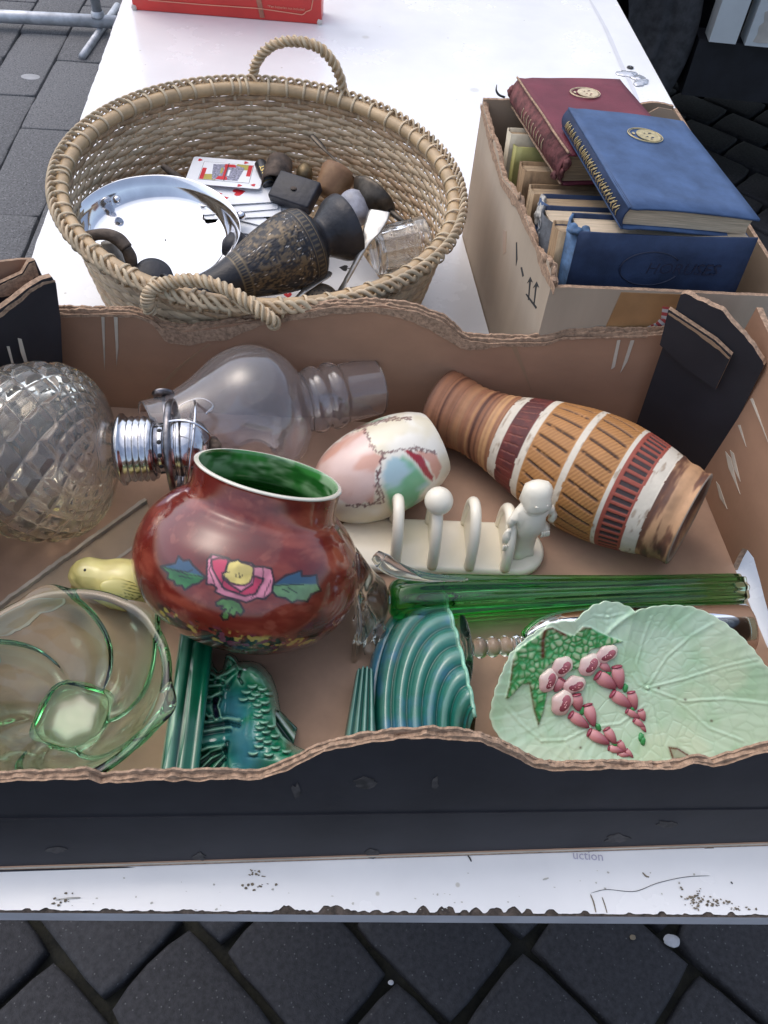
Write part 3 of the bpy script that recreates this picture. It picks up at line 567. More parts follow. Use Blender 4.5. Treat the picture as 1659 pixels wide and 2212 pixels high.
# ---- incised pottery vase lying on its side
add('vase_clay', rough=.62, vcol=True, var=.14, sc_=60, bump=.25, bs=160)
v0, v1 = at(952, 876, .046), at(1490, 1122, .066); VM = frame(v0, v1 - v0, -FWD); VL = (v1 - v0).length
vase = thing('pottery_vase', 'brown pottery vase with ochre and red incised bands lying on its side', 'vase', ((v0.x + v1.x) / 2, (v0.y + v1.y) / 2, FZ))
def fr_(x): return x - np.floor(x)
def vase_rel(z, a):
    s = z / VL; och = ((s > .445) & (s < .582)) | ((s > .608) & (s < .742)); x = np.where(s < .595, (s - .445) / .137, (s - .608) / .134)
    u = fr_(a * 26 / (2 * math.pi) - x * .55); stroke = (1 - sst(.02, .15, np.abs(u - .5))) * sst(0, .12, x) * sst(1, .88, x)
    fine = .5 + .5 * np.sin((a * 60 / (2 * math.pi) + x * 9.0) * 2 * math.pi)
    u2 = fr_(a * 46 / (2 * math.pi)); x2 = (s - .772) / .062; lad = (np.abs(u2 - .5) < .28) & (x2 > 0) & (x2 < 1)
    x3 = (s - .345) / .06; lad2 = (np.abs(fr_(a * 34 / (2 * math.pi) + x3 * .2) - .5) < .08) & (x3 > 0) & (x3 < 1)
    return s, och, stroke * och, fine * och, lad, lad2
def vase_fn(z, r, a):
    s, och, st, fi, lad, lad2 = vase_rel(z, a)
    r = r - .0014 * st - .00025 * fi - .0011 * lad - .0005 * lad2 + .0004 * np.sin(z * 900) * (s < .3) + .0006 * np.sin(z * 420 + np.sin(a)) * (s > .89)
    return r + .0008 * (n1(z, 160, 4) * ((s < .32) | (s > .86)))
def vase_col(V, z, a, k):
    s, och, st, fi, lad, lad2 = vase_rel(z, a); wob = (fbm(V * 120, 2, 5) - .5) * .004; t = s + wob
    n = n1(z * 1.0 + .002 * np.sin(a + 2), 240, 3); base = mixc(np.array(srgb(146, 98, 70)) + 0 * V, srgb(90, 52, 36), sst(.05, .22, n)); base = mixc(base, srgb(196, 150, 104), sst(.0, .35, -n) * sst(.06, .26, t))
    marb = fbm(V * [26, 26, 130] + 4, 4, 17); b2 = mixc(np.array(srgb(186, 144, 106)) + 0 * V, srgb(112, 74, 54), sst(.48, .62, marb)); b2 = mixc(b2, srgb(84, 62, 56), sst(.6, .75, marb) * .8)
    c = np.where((t < .6)[..., None], base, b2)
    wh = np.array(srgb(212, 202, 184)); whd = mixc(wh + 0 * V, srgb(150, 128, 104), sst(.58, .72, fbm(V * [90, 90, 300], 3, 9)) * .7)
    def band(c, x0, x1, cc): m = (t > x0) & (t < x1); return np.where(m[..., None], cc, c)
    red = mixc(np.array(srgb(112, 48, 40)) + 0 * V, srgb(86, 36, 34), sst(.4, .6, fbm(V * 100, 3, 2)))
    c = band(c, .30, .337, whd); c = band(c, .337, .415, mixc(red, srgb(128, 72, 58), lad2 * .8)); c = band(c, .415, .443, whd)
    oc = mixc(np.array(srgb(178, 126, 72)) + 0 * V, srgb(146, 96, 52), fi * .6); oc = mixc(oc, srgb(70, 44, 26), np.clip(st * 1.3, 0, 1) * sst(.3, .5, fbm(V * 260, 2, 6) + .12)); c = band(c, .443, .585, oc); c = band(c, .585, .606, whd); c = band(c, .606, .744, oc); c = band(c, .744, .758, whd)
    rl = mixc(np.array(srgb(150, 72, 56)) + 0 * V, srgb(58, 44, 44), lad * 1.); c = band(c, .758, .845, rl); c = band(c, .845, .893, whd)
    c = mixc(c, srgb(64, 42, 34), (1 - sst(.0, .022, s)) * .8); c = mixc(c, srgb(40, 32, 30), sst(.9, 1., s) * sst(.45, .7, fbm(V * 50, 3, 15)) * .8)
    foot = (z > VL - .0006); c = mixc(c, srgb(150, 138, 124), foot * 1.); c = mixc(c, srgb(84, 50, 36), (k > .965) * 0.)
    return c
vp = [(.012, .030), (.002, .033), (-.001, .0355), (.003, .0372), (.012, .0362), (.035, .0335), (.06, .0365), (.085, .0435), (.115, .0515), (.145, .0565), (.17, .0575), (.19, .0555), (.21, .0515), (.228, .0465), (.242, .0435), (.25, .0432)]
sv = VL / .25; vpo = spl([(a * sv, b) for a, b in vp], 420); vpo[:, 0] = np.minimum(vpo[:, 0], VL)
inner = [(.2 * sv, .0005), (.19 * sv, .045), (.1 * sv, .04), (.04 * sv, .028), (.014 * sv, .0285)]
lathe('body', np.vstack([spl(inner, 30), vpo, [(VL, .040), (VL - .002, .036), (VL - .003, .02), (VL - .003, .0001)]]), M_['vase_clay'], vase, VM, 420, fn=lambda z, r, a: np.where((r > .03) & (np.arange(len(z))[:, None] > 34) & (z < VL - .0005), vase_fn(z, r, a), r), col=vase_col)

# ---- oil lamp with cut-glass font and its glass chimney
add('chrome', col=(.55, .55, .58), rough=.16, metal=1., var=.25, sc_=60, rvar=.1); add('chrome_dark', col=(.22, .21, .22), rough=.3, metal=1., var=.4, sc_=90, bump=.2, bs=200)
add('rust', col=(.10, .07, .05), rough=.8, var=.5, sc_=150, bump=.5, bs=300); add('wick', col=(.22, .18, .13), rough=.95)
M_['font_glass'] = glass('font_glass', (1, 1, .99), .05, 1.45, (.95, .84, .5), 15, tr=.96); M_['clear'] = glass('clear', (.97, .99, .98), .0, 1.48)
lc = at(106, 977, .0815); la = (at(405, 966, .083) - lc).normalized(); LM = frame(lc, la, Z)
lamp = thing('oil_lamp', 'oil lamp with diamond-cut glass font and chromed burner lying on its side', 'lamp', (lc.x, lc.y, FZ))
def tri(x): return np.abs(2 * fr_(x) - 1)
def font_fn(z, r, a):
    u = a * 15 / (2 * math.pi) + z / .033; v = a * 15 / (2 * math.pi) - z / .033; d = np.minimum(1 - tri(u), 1 - tri(v)); h = np.minimum(d, .55) / .55
    big = sst(-.074, -.06, z) * sst(.036, .03, z); g = np.minimum(1 - tri(a * 24 / (2 * math.pi) + z / .014), 1 - tri(a * 24 / (2 * math.pi) - z / .014)); sm = sst(.032, .036, z) * sst(.064, .06, z)
    return r + (h * .0036 - .003) * big + (np.minimum(g, .6) * .004 - .002) * sm
fo_ = [(-.082, .0), (-.082, .03), (-.078, .046), (-.062, .066), (-.038, .0775), (-.008, .081), (.02, .079), (.042, .071), (.058, .057), (.067, .042), (.074, .026), (.084, .024)]; FS = .94; fi_ = [(.084, .020), (.070, .021), (.060, .040), (.045, .056), (.02, .066), (-.008, .069), (-.04, .065), (-.062, .05), (-.07, .03), (-.07, .0)]
lathe('font', np.vstack([lin(fo_[:2], 4)[:-1], spl(fo_[1:], 230), spl(fi_, 70)]) * [1, FS], M_['font_glass'], lamp, LM @ Matrix.Diagonal((1, 1, .75, 1)), 352, fn=lambda z, r, a: np.where(np.arange(len(z))[:, None] < 234, font_fn(z, r, a), r), smooth=True)
LM = LM @ T(0, 0, -.021)
th = [(.080, .0255)]; z0 = .084
for i in range(5): th += [(z0, .0275), (z0 + .0022, .0285), (z0 + .0044, .0265)]; z0 += .0052
col_ = lathe('collar', [(.078, .0256), (.082, .031), (.084, .031)] + th[1:] + [(z0 + .001, .026), (z0 + .002, .015)], M_['chrome'], lamp, LM, 64)
BZ = lambda z: .110 + (z - .110) * .66
bn = lathe('burner', [(BZ(z), r) for z, r in [(.110, .017), (.111, .0215), (.128, .0215), (.129, .017), (.131, .0285), (.133, .029), (.134, .024), (.140, .0245), (.142, .0255), (.158, .025), (.172, .020), (.180, .012), (.181, .006), (.176, .005)]], M_['chrome'], lamp, LM, 64)
lathe('burner_gallery', [(.1225, .0405), (.124, .042), (.128, .042), (.1285, .040), (.124, .0395), (.1225, .0405)], M_['chrome_dark'], bn, LM, 64)
for a in np.arange(12) * math.pi / 6: lathe('vent_hole', [(0, .0021), (.0008, .0019), (.0009, .0002)], M_['ink'], bn, LM @ RZ(a) @ T(.0212, 0, .116) @ RY(math.pi / 2), 10)
tube('wick_winder', [(.0, .02, .117), (.0, .034, .117), (.0, .05, .116)], .0016, M_['chrome_dark'], lamp, LM @ RZ(R(200))); lathe('winder_knob', [(0, .001), (0, .009), (.002, .010), (.003, .009), (.0031, .001)], M_['chrome_dark'], lamp, LM @ RZ(R(200)) @ T(0, .05, .116) @ RX(-math.pi / 2), 24)
for a in (20, 110, 200, 290):
    tube('prong', [(.040, -.006, .125), (.046, -.004, .138), (.046, 0, .150), (.036, .006, .160), (.026, .01, .154)], [.0011, .0011], M_['chrome'], lamp, LM @ RZ(R(a)), n=20, flat=.5)
tube('wire_ring', [(.0395 * math.cos(a), .0395 * math.sin(a), 0.138 + .010 * math.cos(a)) for a in np.linspace(0, 2 * math.pi, 48, endpoint=False)], .0012, M_['chrome'], lamp, LM, closed=True)
blob('charred_wick', (0, 0, .160), (.005, .010, .006), M_['rust'], lamp, LM, nz=1.2, f=160, seg=16)
c0, c1_ = at(352, 940, .071), at(800, 836, .056); ca = (c1_ - c0).normalized(); CM = frame(c0, ca, Z); cl = (c1_ - c0).length / .205
chim = thing('glass_chimney', 'clear bulbous glass lamp chimney lying against the back wall', 'glass chimney', (c0.x, c0.y, FZ))
cp = [(-.012, .0335), (0, .034), (.015, .036), (.035, .044), (.06, .058), (.08, .0635), (.1, .0615), (.118, .05), (.128, .037), (.133, .0305), (.138, .029), (.143, .0315), (.148, .0325), (.153, .030), (.157, .0295), (.162, .0325), (.167, .0325), (.172, .0295), (.18, .029), (.205, .0292), (.2085, .0293)]
cq = [(a * cl, b) for a, b in cp]; co = spl(cq, 120); M_['chimney_glass'] = glass('chimney_glass', (.97, .96, .98), .0, 1.5, tr=.95)
lathe('body', np.vstack([co, (co - [0, .0016])[::-1], co[:1]]), M_['chimney_glass'], chim, CM, 96)
tube('rim_bead', [(.0287 * math.cos(a), .0287 * math.sin(a), .2092 * cl) for a in np.linspace(0, 2 * math.pi, 64, endpoint=False)], .0011, M_['clear'], chim, CM, closed=True)

# ---- hand-painted cream vase on its side, behind the pot
add('petal_glaze', rough=.28, vcol=True, var=.06, sc_=40, coat=.3)
ec = at(824, 1012, .047); ea = tilt_axis(826, 1012, 26, 99); EM = frame(ec, ea, Z)
egg = thing('petal_vase', 'cream and pink vase painted with green and red petals, lying behind the pot', 'vase', (ec.x, ec.y, FZ))
ze = lambda pts: [(259.2 + .4427 * a, 734.4 + .4427 * b) for a, b in pts]
pinkp = ze([(880, 600), (960, 560), (1100, 460), (1205, 420), (1215, 480), (1250, 545), (1290, 560), (1255, 640), (1250, 720), (1240, 800), (1120, 810), (1000, 760), (880, 800)])
greenp = ze([(1290, 570), (1380, 545), (1440, 580), (1500, 650), (1530, 700), (1480, 780), (1450, 830), (1330, 870), (1290, 800), (1270, 720), (1270, 640)])
redp = ze([(1375, 535), (1420, 535), (1480, 565), (1500, 610), (1530, 660), (1525, 695), (1490, 670), (1450, 610), (1410, 570)]); pk2 = ze([(1420, 535), (1540, 545), (1580, 620), (1540, 700), (1500, 600)]); grn2 = ze([(1090, 440), (1180, 400), (1300, 370), (1420, 385), (1330, 378), (1210, 415), (1150, 432)])
eline = [ze(l) for l in ([(1130, 440), (1190, 425), (1210, 480), (1250, 545), (1320, 550), (1380, 535), (1450, 530), (1540, 550)], [(1290, 555), (1260, 640), (1250, 720), (1270, 790), (1230, 800), (1160, 810), (1110, 805)], [(1280, 560), (1255, 680), (1290, 790)], [(1090, 445), (1210, 415), (1330, 380), (1420, 385)])]
def egg_col(V, z, a, k):
    W = xf(EM, V); P = to_px(W) + (fbm(V * 160, 3, 3)[..., None] - .5) * 14; face = np.sum((W - np.array(ec)) * np.array(-FWD), -1) > -.012
    c = np.array(srgb(226, 216, 190)) + 0 * V; c = mixc(c, srgb(236, 230, 216), sst(.4, .6, fbm(V * 40, 3, 1)))
    for poly, c0_, c1_, e in ((pinkp, (226, 196, 184), (214, 164, 144), 6), (greenp, (120, 182, 140), (172, 200, 206), 16), (pk2, (214, 160, 140), (206, 150, 130), 6), (redp, (160, 42, 52), (176, 66, 70), 4), (grn2, (150, 186, 150), (170, 196, 160), 4)):
        i = inpoly(P, poly) & face; d = pdist(P, poly); c = mixc(c, mixc(np.array(srgb(*c0_)) + 0 * V, srgb(*c1_), sst(.42, .62, fbm(V * [60, 60, 30] + 4, 3, 7))), i * sst(0, e, d))
    P2 = to_px(W) + np.stack([fbm(V * 420, 2, 5) - .5, fbm(V * 420 + 9, 2, 6) - .5], -1) * 16
    for l in eline: c = mixc(c, srgb(104, 58, 56), face * (1 - sst(1.2, 4, pdist(P2, l, False))) * .85)
    return c
ep = [(-.074, .0), (-.072, .018), (-.066, .028), (-.05, .040), (-.028, .0475), (0, .0505), (.028, .0485), (.048, .0435), (.060, .0375), (.064, .0345)]
lathe('body', .87 * np.vstack([spl(ep, 150), spl([(.0635, .031), (.05, .037), (.02, .044), (-.03, .042), (-.06, .02), (-.062, 0)], 40)]), M_['petal_glaze'], egg, EM, 260, col=egg_col, fn=lambda z, r, a: r * (1 + .012 * np.sin(3 * a + 1)))

# ---- cream toast rack with ball finial and small figure
add('cream', col=(.80, .74, .60), rough=.3, var=.04, sc_=20, coat=.25, bump=.03, bs=60)
rc = Vector((.052, .470, FZ)); RM = T(*rc) @ RZ(R(4.5))
rack = thing('toast_rack', 'cream glazed toast rack with ball finial and boy figure on its end', 'toast rack', tuple(rc))
puck('base', stadium(.135, .029, 20, .029), [(.004, 0), (.0, .004), (0, .008), (.0015, .0105), (.004, .0115)], M_['cream'], rack, RM)
for i, (x, h_) in enumerate(((-.040, .052), (-.007, .052), (.026, .052), (.058, .044))):
    a = np.linspace(-.12, math.pi + .12, 40); rib = tube('rib', [(x, -.0245 * math.cos(t), .0105 + h_ * max(0, math.sin(t)) ** .8) for t in a], .0050, M_['cream'], rack, RM, seg=12)
    o = [(-.0245 * math.cos(t), .0105 + h_ * max(0, math.sin(t)) ** .8) for t in a]
    V = [(x + s * .0022, p, q) for s in (-1, 1) for p, q in o]; n = len(o); web = mk('web', V, [list(range(n)), [n + j for j in range(n)][::-1]], M_['cream'], rib, RM, smooth=False)
blob('ball_finial', (-.007, -.002, .0105 + .052 + .011), (.0122,) * 3, M_['cream'], rack, RM, seg=28)
fg = RM @ T(.0735, -.004, .011) @ RZ(R(14)) @ Matrix.Scale(1.16, 4)
els = chain([(-.004, -.003, .004, .0052), (-.004, -.001, .016, .0056), (-.0035, 0, .028, .0066)], 5) + chain([(.005, -.001, .004, .0052), (.0045, 0, .016, .0056), (.0035, 0, .028, .0066)], 5) + [(-.004, -.006, .003, .0042), (.005, -.005, .003, .0042)]
els += chain([(0, 0, .030, .0092), (0, -.0008, .038, .0100), (0, 0, .046, .0094), (0, 0, .053, .0072)], 6)
els += chain([(-.0085, 0, .051, .0042), (-.0155, -.003, .045, .0035), (-.0195, -.006, .036, .0030), (-.0195, -.009, .028, .0034)], 8) + chain([(.0085, 0, .051, .0042), (.0165, .001, .0455, .0034), (.0190, -.001, .039, .0030), (.0125, -.006, .032, .0032)], 8)
fig = meta('figure', els, M_['cream'], rack, fg, .0008)
hd = [(0, 0, .0655, .0102), (-.0035, -.0035, .0615, .0060), (.0035, -.0035, .0615, .0060), (0, -.005, .0588, .0048), (-.0042, .001, .0715, .0066), (.0042, .001, .0715, .0066), (0, -.0122, .0638, .0021), (-.0022, -.0112, .0598, .0017), (.0022, -.0112, .0598, .0017), (-.0050, -.0075, .0615, .0042), (.0050, -.0075, .0615, .0042), (-.0042, -.0095, .0685, .0022), (.0042, -.0095, .0685, .0022), (-.0098, .001, .064, .0028), (.0098, .001, .064, .0028), (0, -.004, .0735, .004)]
meta('head', hd, M_['cream'], fig, fg, .0007)
for x in (-.0048, .0048): blob('eye', (x * .75, -.0104, .0662), (.0016, .0012, .0010), M_['cream'], fig, fg, seg=8)
for z in (.040, .045): blob('button', (0, -.0102, z), (.0012,) * 3, M_['cream'], fig, fg, seg=8)
tube('collar', [(.0075 * math.cos(t), -.001 + .0068 * math.sin(t), .0545) for t in np.linspace(0, 2 * math.pi, 28, endpoint=False)], .0018, M_['cream'], fig, fg, closed=True)
for sx, hx, hy, hz in ((-1, -.0195, -.0105, .0245), (1, .0105, -.0085, .0305)):
    for q in range(4): tube('finger', [(hx + (q - 1.5) * .0017, hy - .001, hz + .003), (hx + (q - 1.5) * .0018, hy - .0022, hz), (hx + (q - 1.5) * .0018, hy - .0015, hz - .0022)], .0009, M_['cream'], fig, fg, seg=6, n=6)
# ---- green ceramic fish ornament lying on its side
add('green_glaze', rough=.14, vcol=True, var=.18, sc_=70, coat=.5, bump=.04, bs=60)
GRN, TEAL, PALE, DARK = srgb(8, 106, 74), srgb(40, 122, 122), srgb(130, 184, 158), srgb(2, 46, 34)
fish = thing('fish_ornament', 'dark green glazed fish ornament on a moulded plinth, lying on its side', 'ornament', (-.1, .28, FZ))
zf = lambda x, y: (345.6 + .2604 * x, 1339 + .2604 * y)
def glazed(V, f=60, s=0, top=None):
    n = fbm(V * f, 4, s); c = mixc(np.array(GRN) + 0 * V, TEAL, sst(.5, .72, n)); c = mixc(c, DARK, sst(.56, .35, n) * .35); return c
pb0 = at(370, 1530, .028); fx = Vector((.985, .10, -.1)).normalized(); PLM = frame(pb0, fx, Vector((-.06, 1, 0)))
plo = stadium(.108, .019, 20, .019); P = np.array(plo); n = len(P)
ringsp = [(.002, 0), (.0, .0015), (-.001, .005), (0, .0085), (.0022, .010), (.0022, .011), (.0005, .013), (.0005, .0165), (.004, .019), (.0042, .0215), (.003, .0235), (.006, .026)]
pl = puck('plinth', plo, ringsp, M_['green_glaze'], fish, PLM)
a_ = pl.data.color_attributes.new('Col', 'FLOAT_COLOR', 'POINT'); vz = np.array([v.co.z for v in pl.data.vertices]); VV = np.array([tuple(v.co) for v in pl.data.vertices])
cc = glazed(VV, 40, 3); cc = mixc(cc, PALE, np.exp(-((vz - .005) / .0014) ** 2) * .55 + np.exp(-((vz - .0145) / .0012) ** 2) * .35); cc = mixc(cc, DARK, np.exp(-((vz - .0105) / .0012) ** 2) * .8); cc = mixc(cc, srgb(196, 190, 168), vz < .0008)
a_.data.foreach_set('color', np.c_[cc, np.ones(len(cc))].ravel())
def A3(x, y, z, r): p = at(x, y, z); return (p.x, p.y, p.z, r)
def on(bv, px, py, lift=0.):
    l, nn = hit(bv, px, py)
    if l is None: l = at(px, py, .03); nn = Z.copy()
    return l + nn * lift, nn
sil = [(285, 180), (350, 250), (390, 318), (432, 318), (446, 385), (482, 432), (522, 405), (538, 345), (545, 292), (582, 278), (625, 302), (652, 348), (700, 343), (760, 342), (820, 360), (870, 400), (920, 460), (950, 530), (975, 610), (985, 690), (1000, 758), (1042, 800), (1100, 860), (1138, 900), (1125, 960), (1105, 1032), (1150, 1060), (1200, 1080), (1260, 1120), (1290, 1200), (1290, 1330), (285, 1330)]
gx, gy = np.meshgrid(np.arange(280, 1300, 3.6), np.arange(175, 1334, 3.6), indexing='ij'); G = np.stack([gx, gy], -1); ins_ = inpoly(G, sil); ds = np.where(ins_, pdist(G, sil[:-2], False), 0); ds = np.where(gy > 1300, np.maximum(ds, 30), ds)
def gl(pts, w_): return np.exp(-(pdist(G, pts, False) / w_) ** 2)
edge_ = np.sqrt(np.clip(1 - (1 - np.clip(ds / 85, 0, 1)) ** 2, 0, 1))
spine_ = gl([(770, 440), (860, 560), (850, 760), (820, 950), (900, 1080), (1050, 1200)], 210)
hh = .012 + edge_ * (.014 + .024 * spine_ + .008 * gl([(780, 440), (800, 460)], 120))
hh = hh - .002 * sst(560, 420, gx) * edge_ - .006 * gl([(560, 600), (545, 800), (560, 1100)], 70)
wave = 0
for pts, w_, a_ in (([(300, 300), (380, 420), (470, 465), (560, 440), (640, 380)], 17, .0045), ([(310, 420), (400, 490), (520, 490)], 16, .004), ([(310, 520), (400, 545), (500, 535)], 18, .0035), ([(330, 640), (430, 640), (500, 605)], 20, .0055), ([(310, 690), (350, 760), (400, 800), (440, 795)], 16, .0055), ([(500, 650), (480, 720), (500, 800)], 12, .004), ([(310, 850), (420, 835), (560, 815), (650, 830)], 22, .0055), ([(320, 930), (450, 905), (580, 885)], 18, .003), ([(310, 1095), (400, 1060), (530, 1040)], 20, .006), ([(320, 1165), (420, 1095), (510, 1070)], 15, .0055), ([(345, 1230), (430, 1145), (520, 1095)], 15, .0055), ([(400, 1290), (470, 1200), (530, 1130)], 15, .0045), ([(445, 330), (455, 390), (482, 425), (515, 405), (532, 345), (545, 298)], 12, .005), ([(560, 290), (600, 310), (640, 360)], 14, .003), ([(650, 400), (600, 450), (560, 520)], 22, .003)):
    wave = wave + a_ * gl(pts, w_) - a_ * .75 * gl([(x, y + 2.2 * w_) for x, y in pts], w_)
hh = hh + wave * np.clip(ds / 12, 0, 1)
hh -= .010 * gl([(462, 660), (455, 720), (468, 795)], 17) + .004 * gl([(668, 430), (655, 480), (680, 525)], 14) + .003 * gl([(560, 1020), (545, 1120), (560, 1250)], 20)
scl = 0; SCL = [(765, 555), (715, 600), (795, 620), (760, 650), (870, 685), (810, 705), (875, 750), (815, 790), (865, 850), (830, 895), (880, 930), (830, 985), (820, 1050), (955, 962), (1050, 1090), (905, 610), (850, 575), (690, 660), (925, 880), (890, 1010), (770, 1110), (900, 1120), (960, 1060)]
for x, y in SCL:
    dx, dy = gx - x, gy - y; rr2 = np.hypot(dx / 46, (dy + .006 * dx ** 2) / 22); scl = np.maximum(scl, np.clip(1 - rr2 ** 2, 0, 1) * sst(-26, 14, dy + .006 * dx ** 2)); hh = hh - .0012 * np.exp(-((dx / 44) ** 2 + ((dy - 26) / 12) ** 2))
hh = hh + .0034 * scl * edge_
fz_ = inpoly(G, [(955, 745), (1000, 758), (1042, 800), (1138, 900), (1105, 1032), (1020, 965), (965, 880)]); fr2 = np.sin((gx * .80 - gy * .60) / 15.); hh = np.where(fz_, .024 + .0026 * fr2 - .00005 * (gx - 960), hh)
eye_ = np.exp(-(np.hypot((gx - 702) / 15, (gy - 411) / 12)) ** 4); hh += .003 * eye_
hh = np.where(ins_ & (ds > 2), hh, FZ)
Pf_ = np.stack([345.6 + .2604 * gx, 1339 + .2604 * gy], -1); dv = np.array(RIGHT)[None, None] * (Pf_[..., :1] - 829.5) - np.array(IUP)[None, None] * (Pf_[..., 1:] - 1106.) + np.array(FWD) * FD
hz = np.where(ins_, hh, FZ); Vf = np.array([0, 0, H]) + dv * ((hz - H) / dv[..., 2])[..., None]
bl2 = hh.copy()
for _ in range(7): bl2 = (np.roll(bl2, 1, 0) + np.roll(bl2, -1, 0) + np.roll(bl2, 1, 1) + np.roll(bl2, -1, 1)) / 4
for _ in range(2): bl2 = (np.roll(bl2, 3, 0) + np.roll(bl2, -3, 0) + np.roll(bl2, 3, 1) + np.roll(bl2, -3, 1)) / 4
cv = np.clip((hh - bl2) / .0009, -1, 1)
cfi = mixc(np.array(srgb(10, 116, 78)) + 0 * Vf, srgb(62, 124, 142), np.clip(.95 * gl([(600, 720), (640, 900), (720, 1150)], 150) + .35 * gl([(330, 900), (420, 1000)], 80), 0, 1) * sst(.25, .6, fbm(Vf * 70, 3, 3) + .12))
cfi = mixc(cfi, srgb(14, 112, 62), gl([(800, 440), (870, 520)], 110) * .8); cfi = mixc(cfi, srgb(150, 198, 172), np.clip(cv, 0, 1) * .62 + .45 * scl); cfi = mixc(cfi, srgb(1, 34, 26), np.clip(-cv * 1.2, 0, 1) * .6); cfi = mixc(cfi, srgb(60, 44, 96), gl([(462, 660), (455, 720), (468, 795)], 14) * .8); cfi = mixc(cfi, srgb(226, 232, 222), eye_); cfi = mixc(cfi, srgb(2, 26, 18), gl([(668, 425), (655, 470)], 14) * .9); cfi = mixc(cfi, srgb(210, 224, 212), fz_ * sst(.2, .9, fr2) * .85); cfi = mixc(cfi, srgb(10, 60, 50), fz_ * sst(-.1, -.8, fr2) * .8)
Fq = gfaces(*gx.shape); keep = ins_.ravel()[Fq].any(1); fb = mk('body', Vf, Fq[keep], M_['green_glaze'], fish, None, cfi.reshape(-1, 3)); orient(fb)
add('glaze_edge', col=PALE, rough=.15, var=.35, sc_=90, coat=.5); add('glaze_green', col=GRN, rough=.15, var=.3, sc_=60, coat=.5)

# ---- green ceramic shell-shaped vase, lying
sh = thing('shell_vase', 'turquoise green ceramic shell vase with curved ribs, lying behind the front wall', 'vase', (.03, .3, FZ))
sC = at(1008, 1612, .012); e1 = (at(792, 1600, .012) - sC); e2 = (at(944, 1284, .013) - Vector((sC.x, sC.y, .013))); e2 = Vector((e2.x, e2.y, 0)); nr, nt = 220, 160
rho, th_ = np.meshgrid(np.linspace(.02, 1, nr), np.linspace(R(-12), R(90), nt), indexing='ij')
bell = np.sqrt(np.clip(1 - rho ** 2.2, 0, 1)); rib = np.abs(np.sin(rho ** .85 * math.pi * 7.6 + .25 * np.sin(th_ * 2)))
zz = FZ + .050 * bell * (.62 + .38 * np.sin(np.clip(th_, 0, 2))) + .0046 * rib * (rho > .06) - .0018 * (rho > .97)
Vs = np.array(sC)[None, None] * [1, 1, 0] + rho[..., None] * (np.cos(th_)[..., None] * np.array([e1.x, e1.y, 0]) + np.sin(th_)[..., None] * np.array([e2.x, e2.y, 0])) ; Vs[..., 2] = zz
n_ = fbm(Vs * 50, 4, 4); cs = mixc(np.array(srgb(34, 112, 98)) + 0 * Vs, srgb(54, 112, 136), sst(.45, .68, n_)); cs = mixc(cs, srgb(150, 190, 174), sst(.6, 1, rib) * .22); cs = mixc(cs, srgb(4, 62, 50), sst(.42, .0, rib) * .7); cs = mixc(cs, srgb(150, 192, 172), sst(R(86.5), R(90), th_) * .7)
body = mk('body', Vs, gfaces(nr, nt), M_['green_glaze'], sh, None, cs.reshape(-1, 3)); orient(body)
edge = Vs[:, -1]; low = edge * [1, 1, 0] + np.array([.006, 0, FZ]); mk('rim_wall', np.vstack([edge + [.0012, 0, -.0005], low]), [[i, i + 1, nr + i + 1, nr + i] for i in range(nr - 1)], M_['glaze_edge'], sh)
tube('rim_lip', [tuple(p + np.array([.0005, 0, 0])) for p in edge[::6]], .0016, M_['glaze_edge'], sh, seg=8)
u, v = np.meshgrid(np.linspace(0, 1, 90), np.linspace(0, 1, 60), indexing='ij')
Pf = np.zeros(u.shape + (3,)); t0, t1, t2, t3 = [np.array(at(*q)) for q in ((771, 1440, .034), (806, 1440, .036), (738, 1612, .018), (812, 1612, .03))]
Pf = (t0 * (1 - u[..., None]) + t1 * u[..., None]) * (1 - v[..., None]) + (t2 * (1 - u[..., None]) + t3 * u[..., None]) * v[..., None]; rb = np.abs(np.sin(u * math.pi * 4)); Pf[..., 2] += rb * .0035 + .006 * np.sin(u * math.pi) - .012 * v * (1 - u) - .008 * sst(.08, 0, v); Pf[..., 0] -= .005 * np.sin(v * 3.) * (1 - u) * 0
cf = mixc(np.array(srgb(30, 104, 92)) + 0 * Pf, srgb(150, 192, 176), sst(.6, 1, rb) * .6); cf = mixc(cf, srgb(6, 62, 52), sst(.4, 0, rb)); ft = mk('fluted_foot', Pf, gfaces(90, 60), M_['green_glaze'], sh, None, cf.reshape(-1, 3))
ff = mk('foot_side', np.vstack([Pf[0], Pf[0] * [1, 1, 0] + [0, 0, FZ]]), [[i, i + 1, 61 + i, 60 + i] for i in range(59)], M_['glaze_green'], sh); mk('foot_side', np.vstack([Pf[:, 0], Pf[:, 0] * [1, 1, 0] + [0, 0, FZ]]), [[i, i + 1, 91 + i, 90 + i] for i in range(89)], M_['glaze_green'], sh)

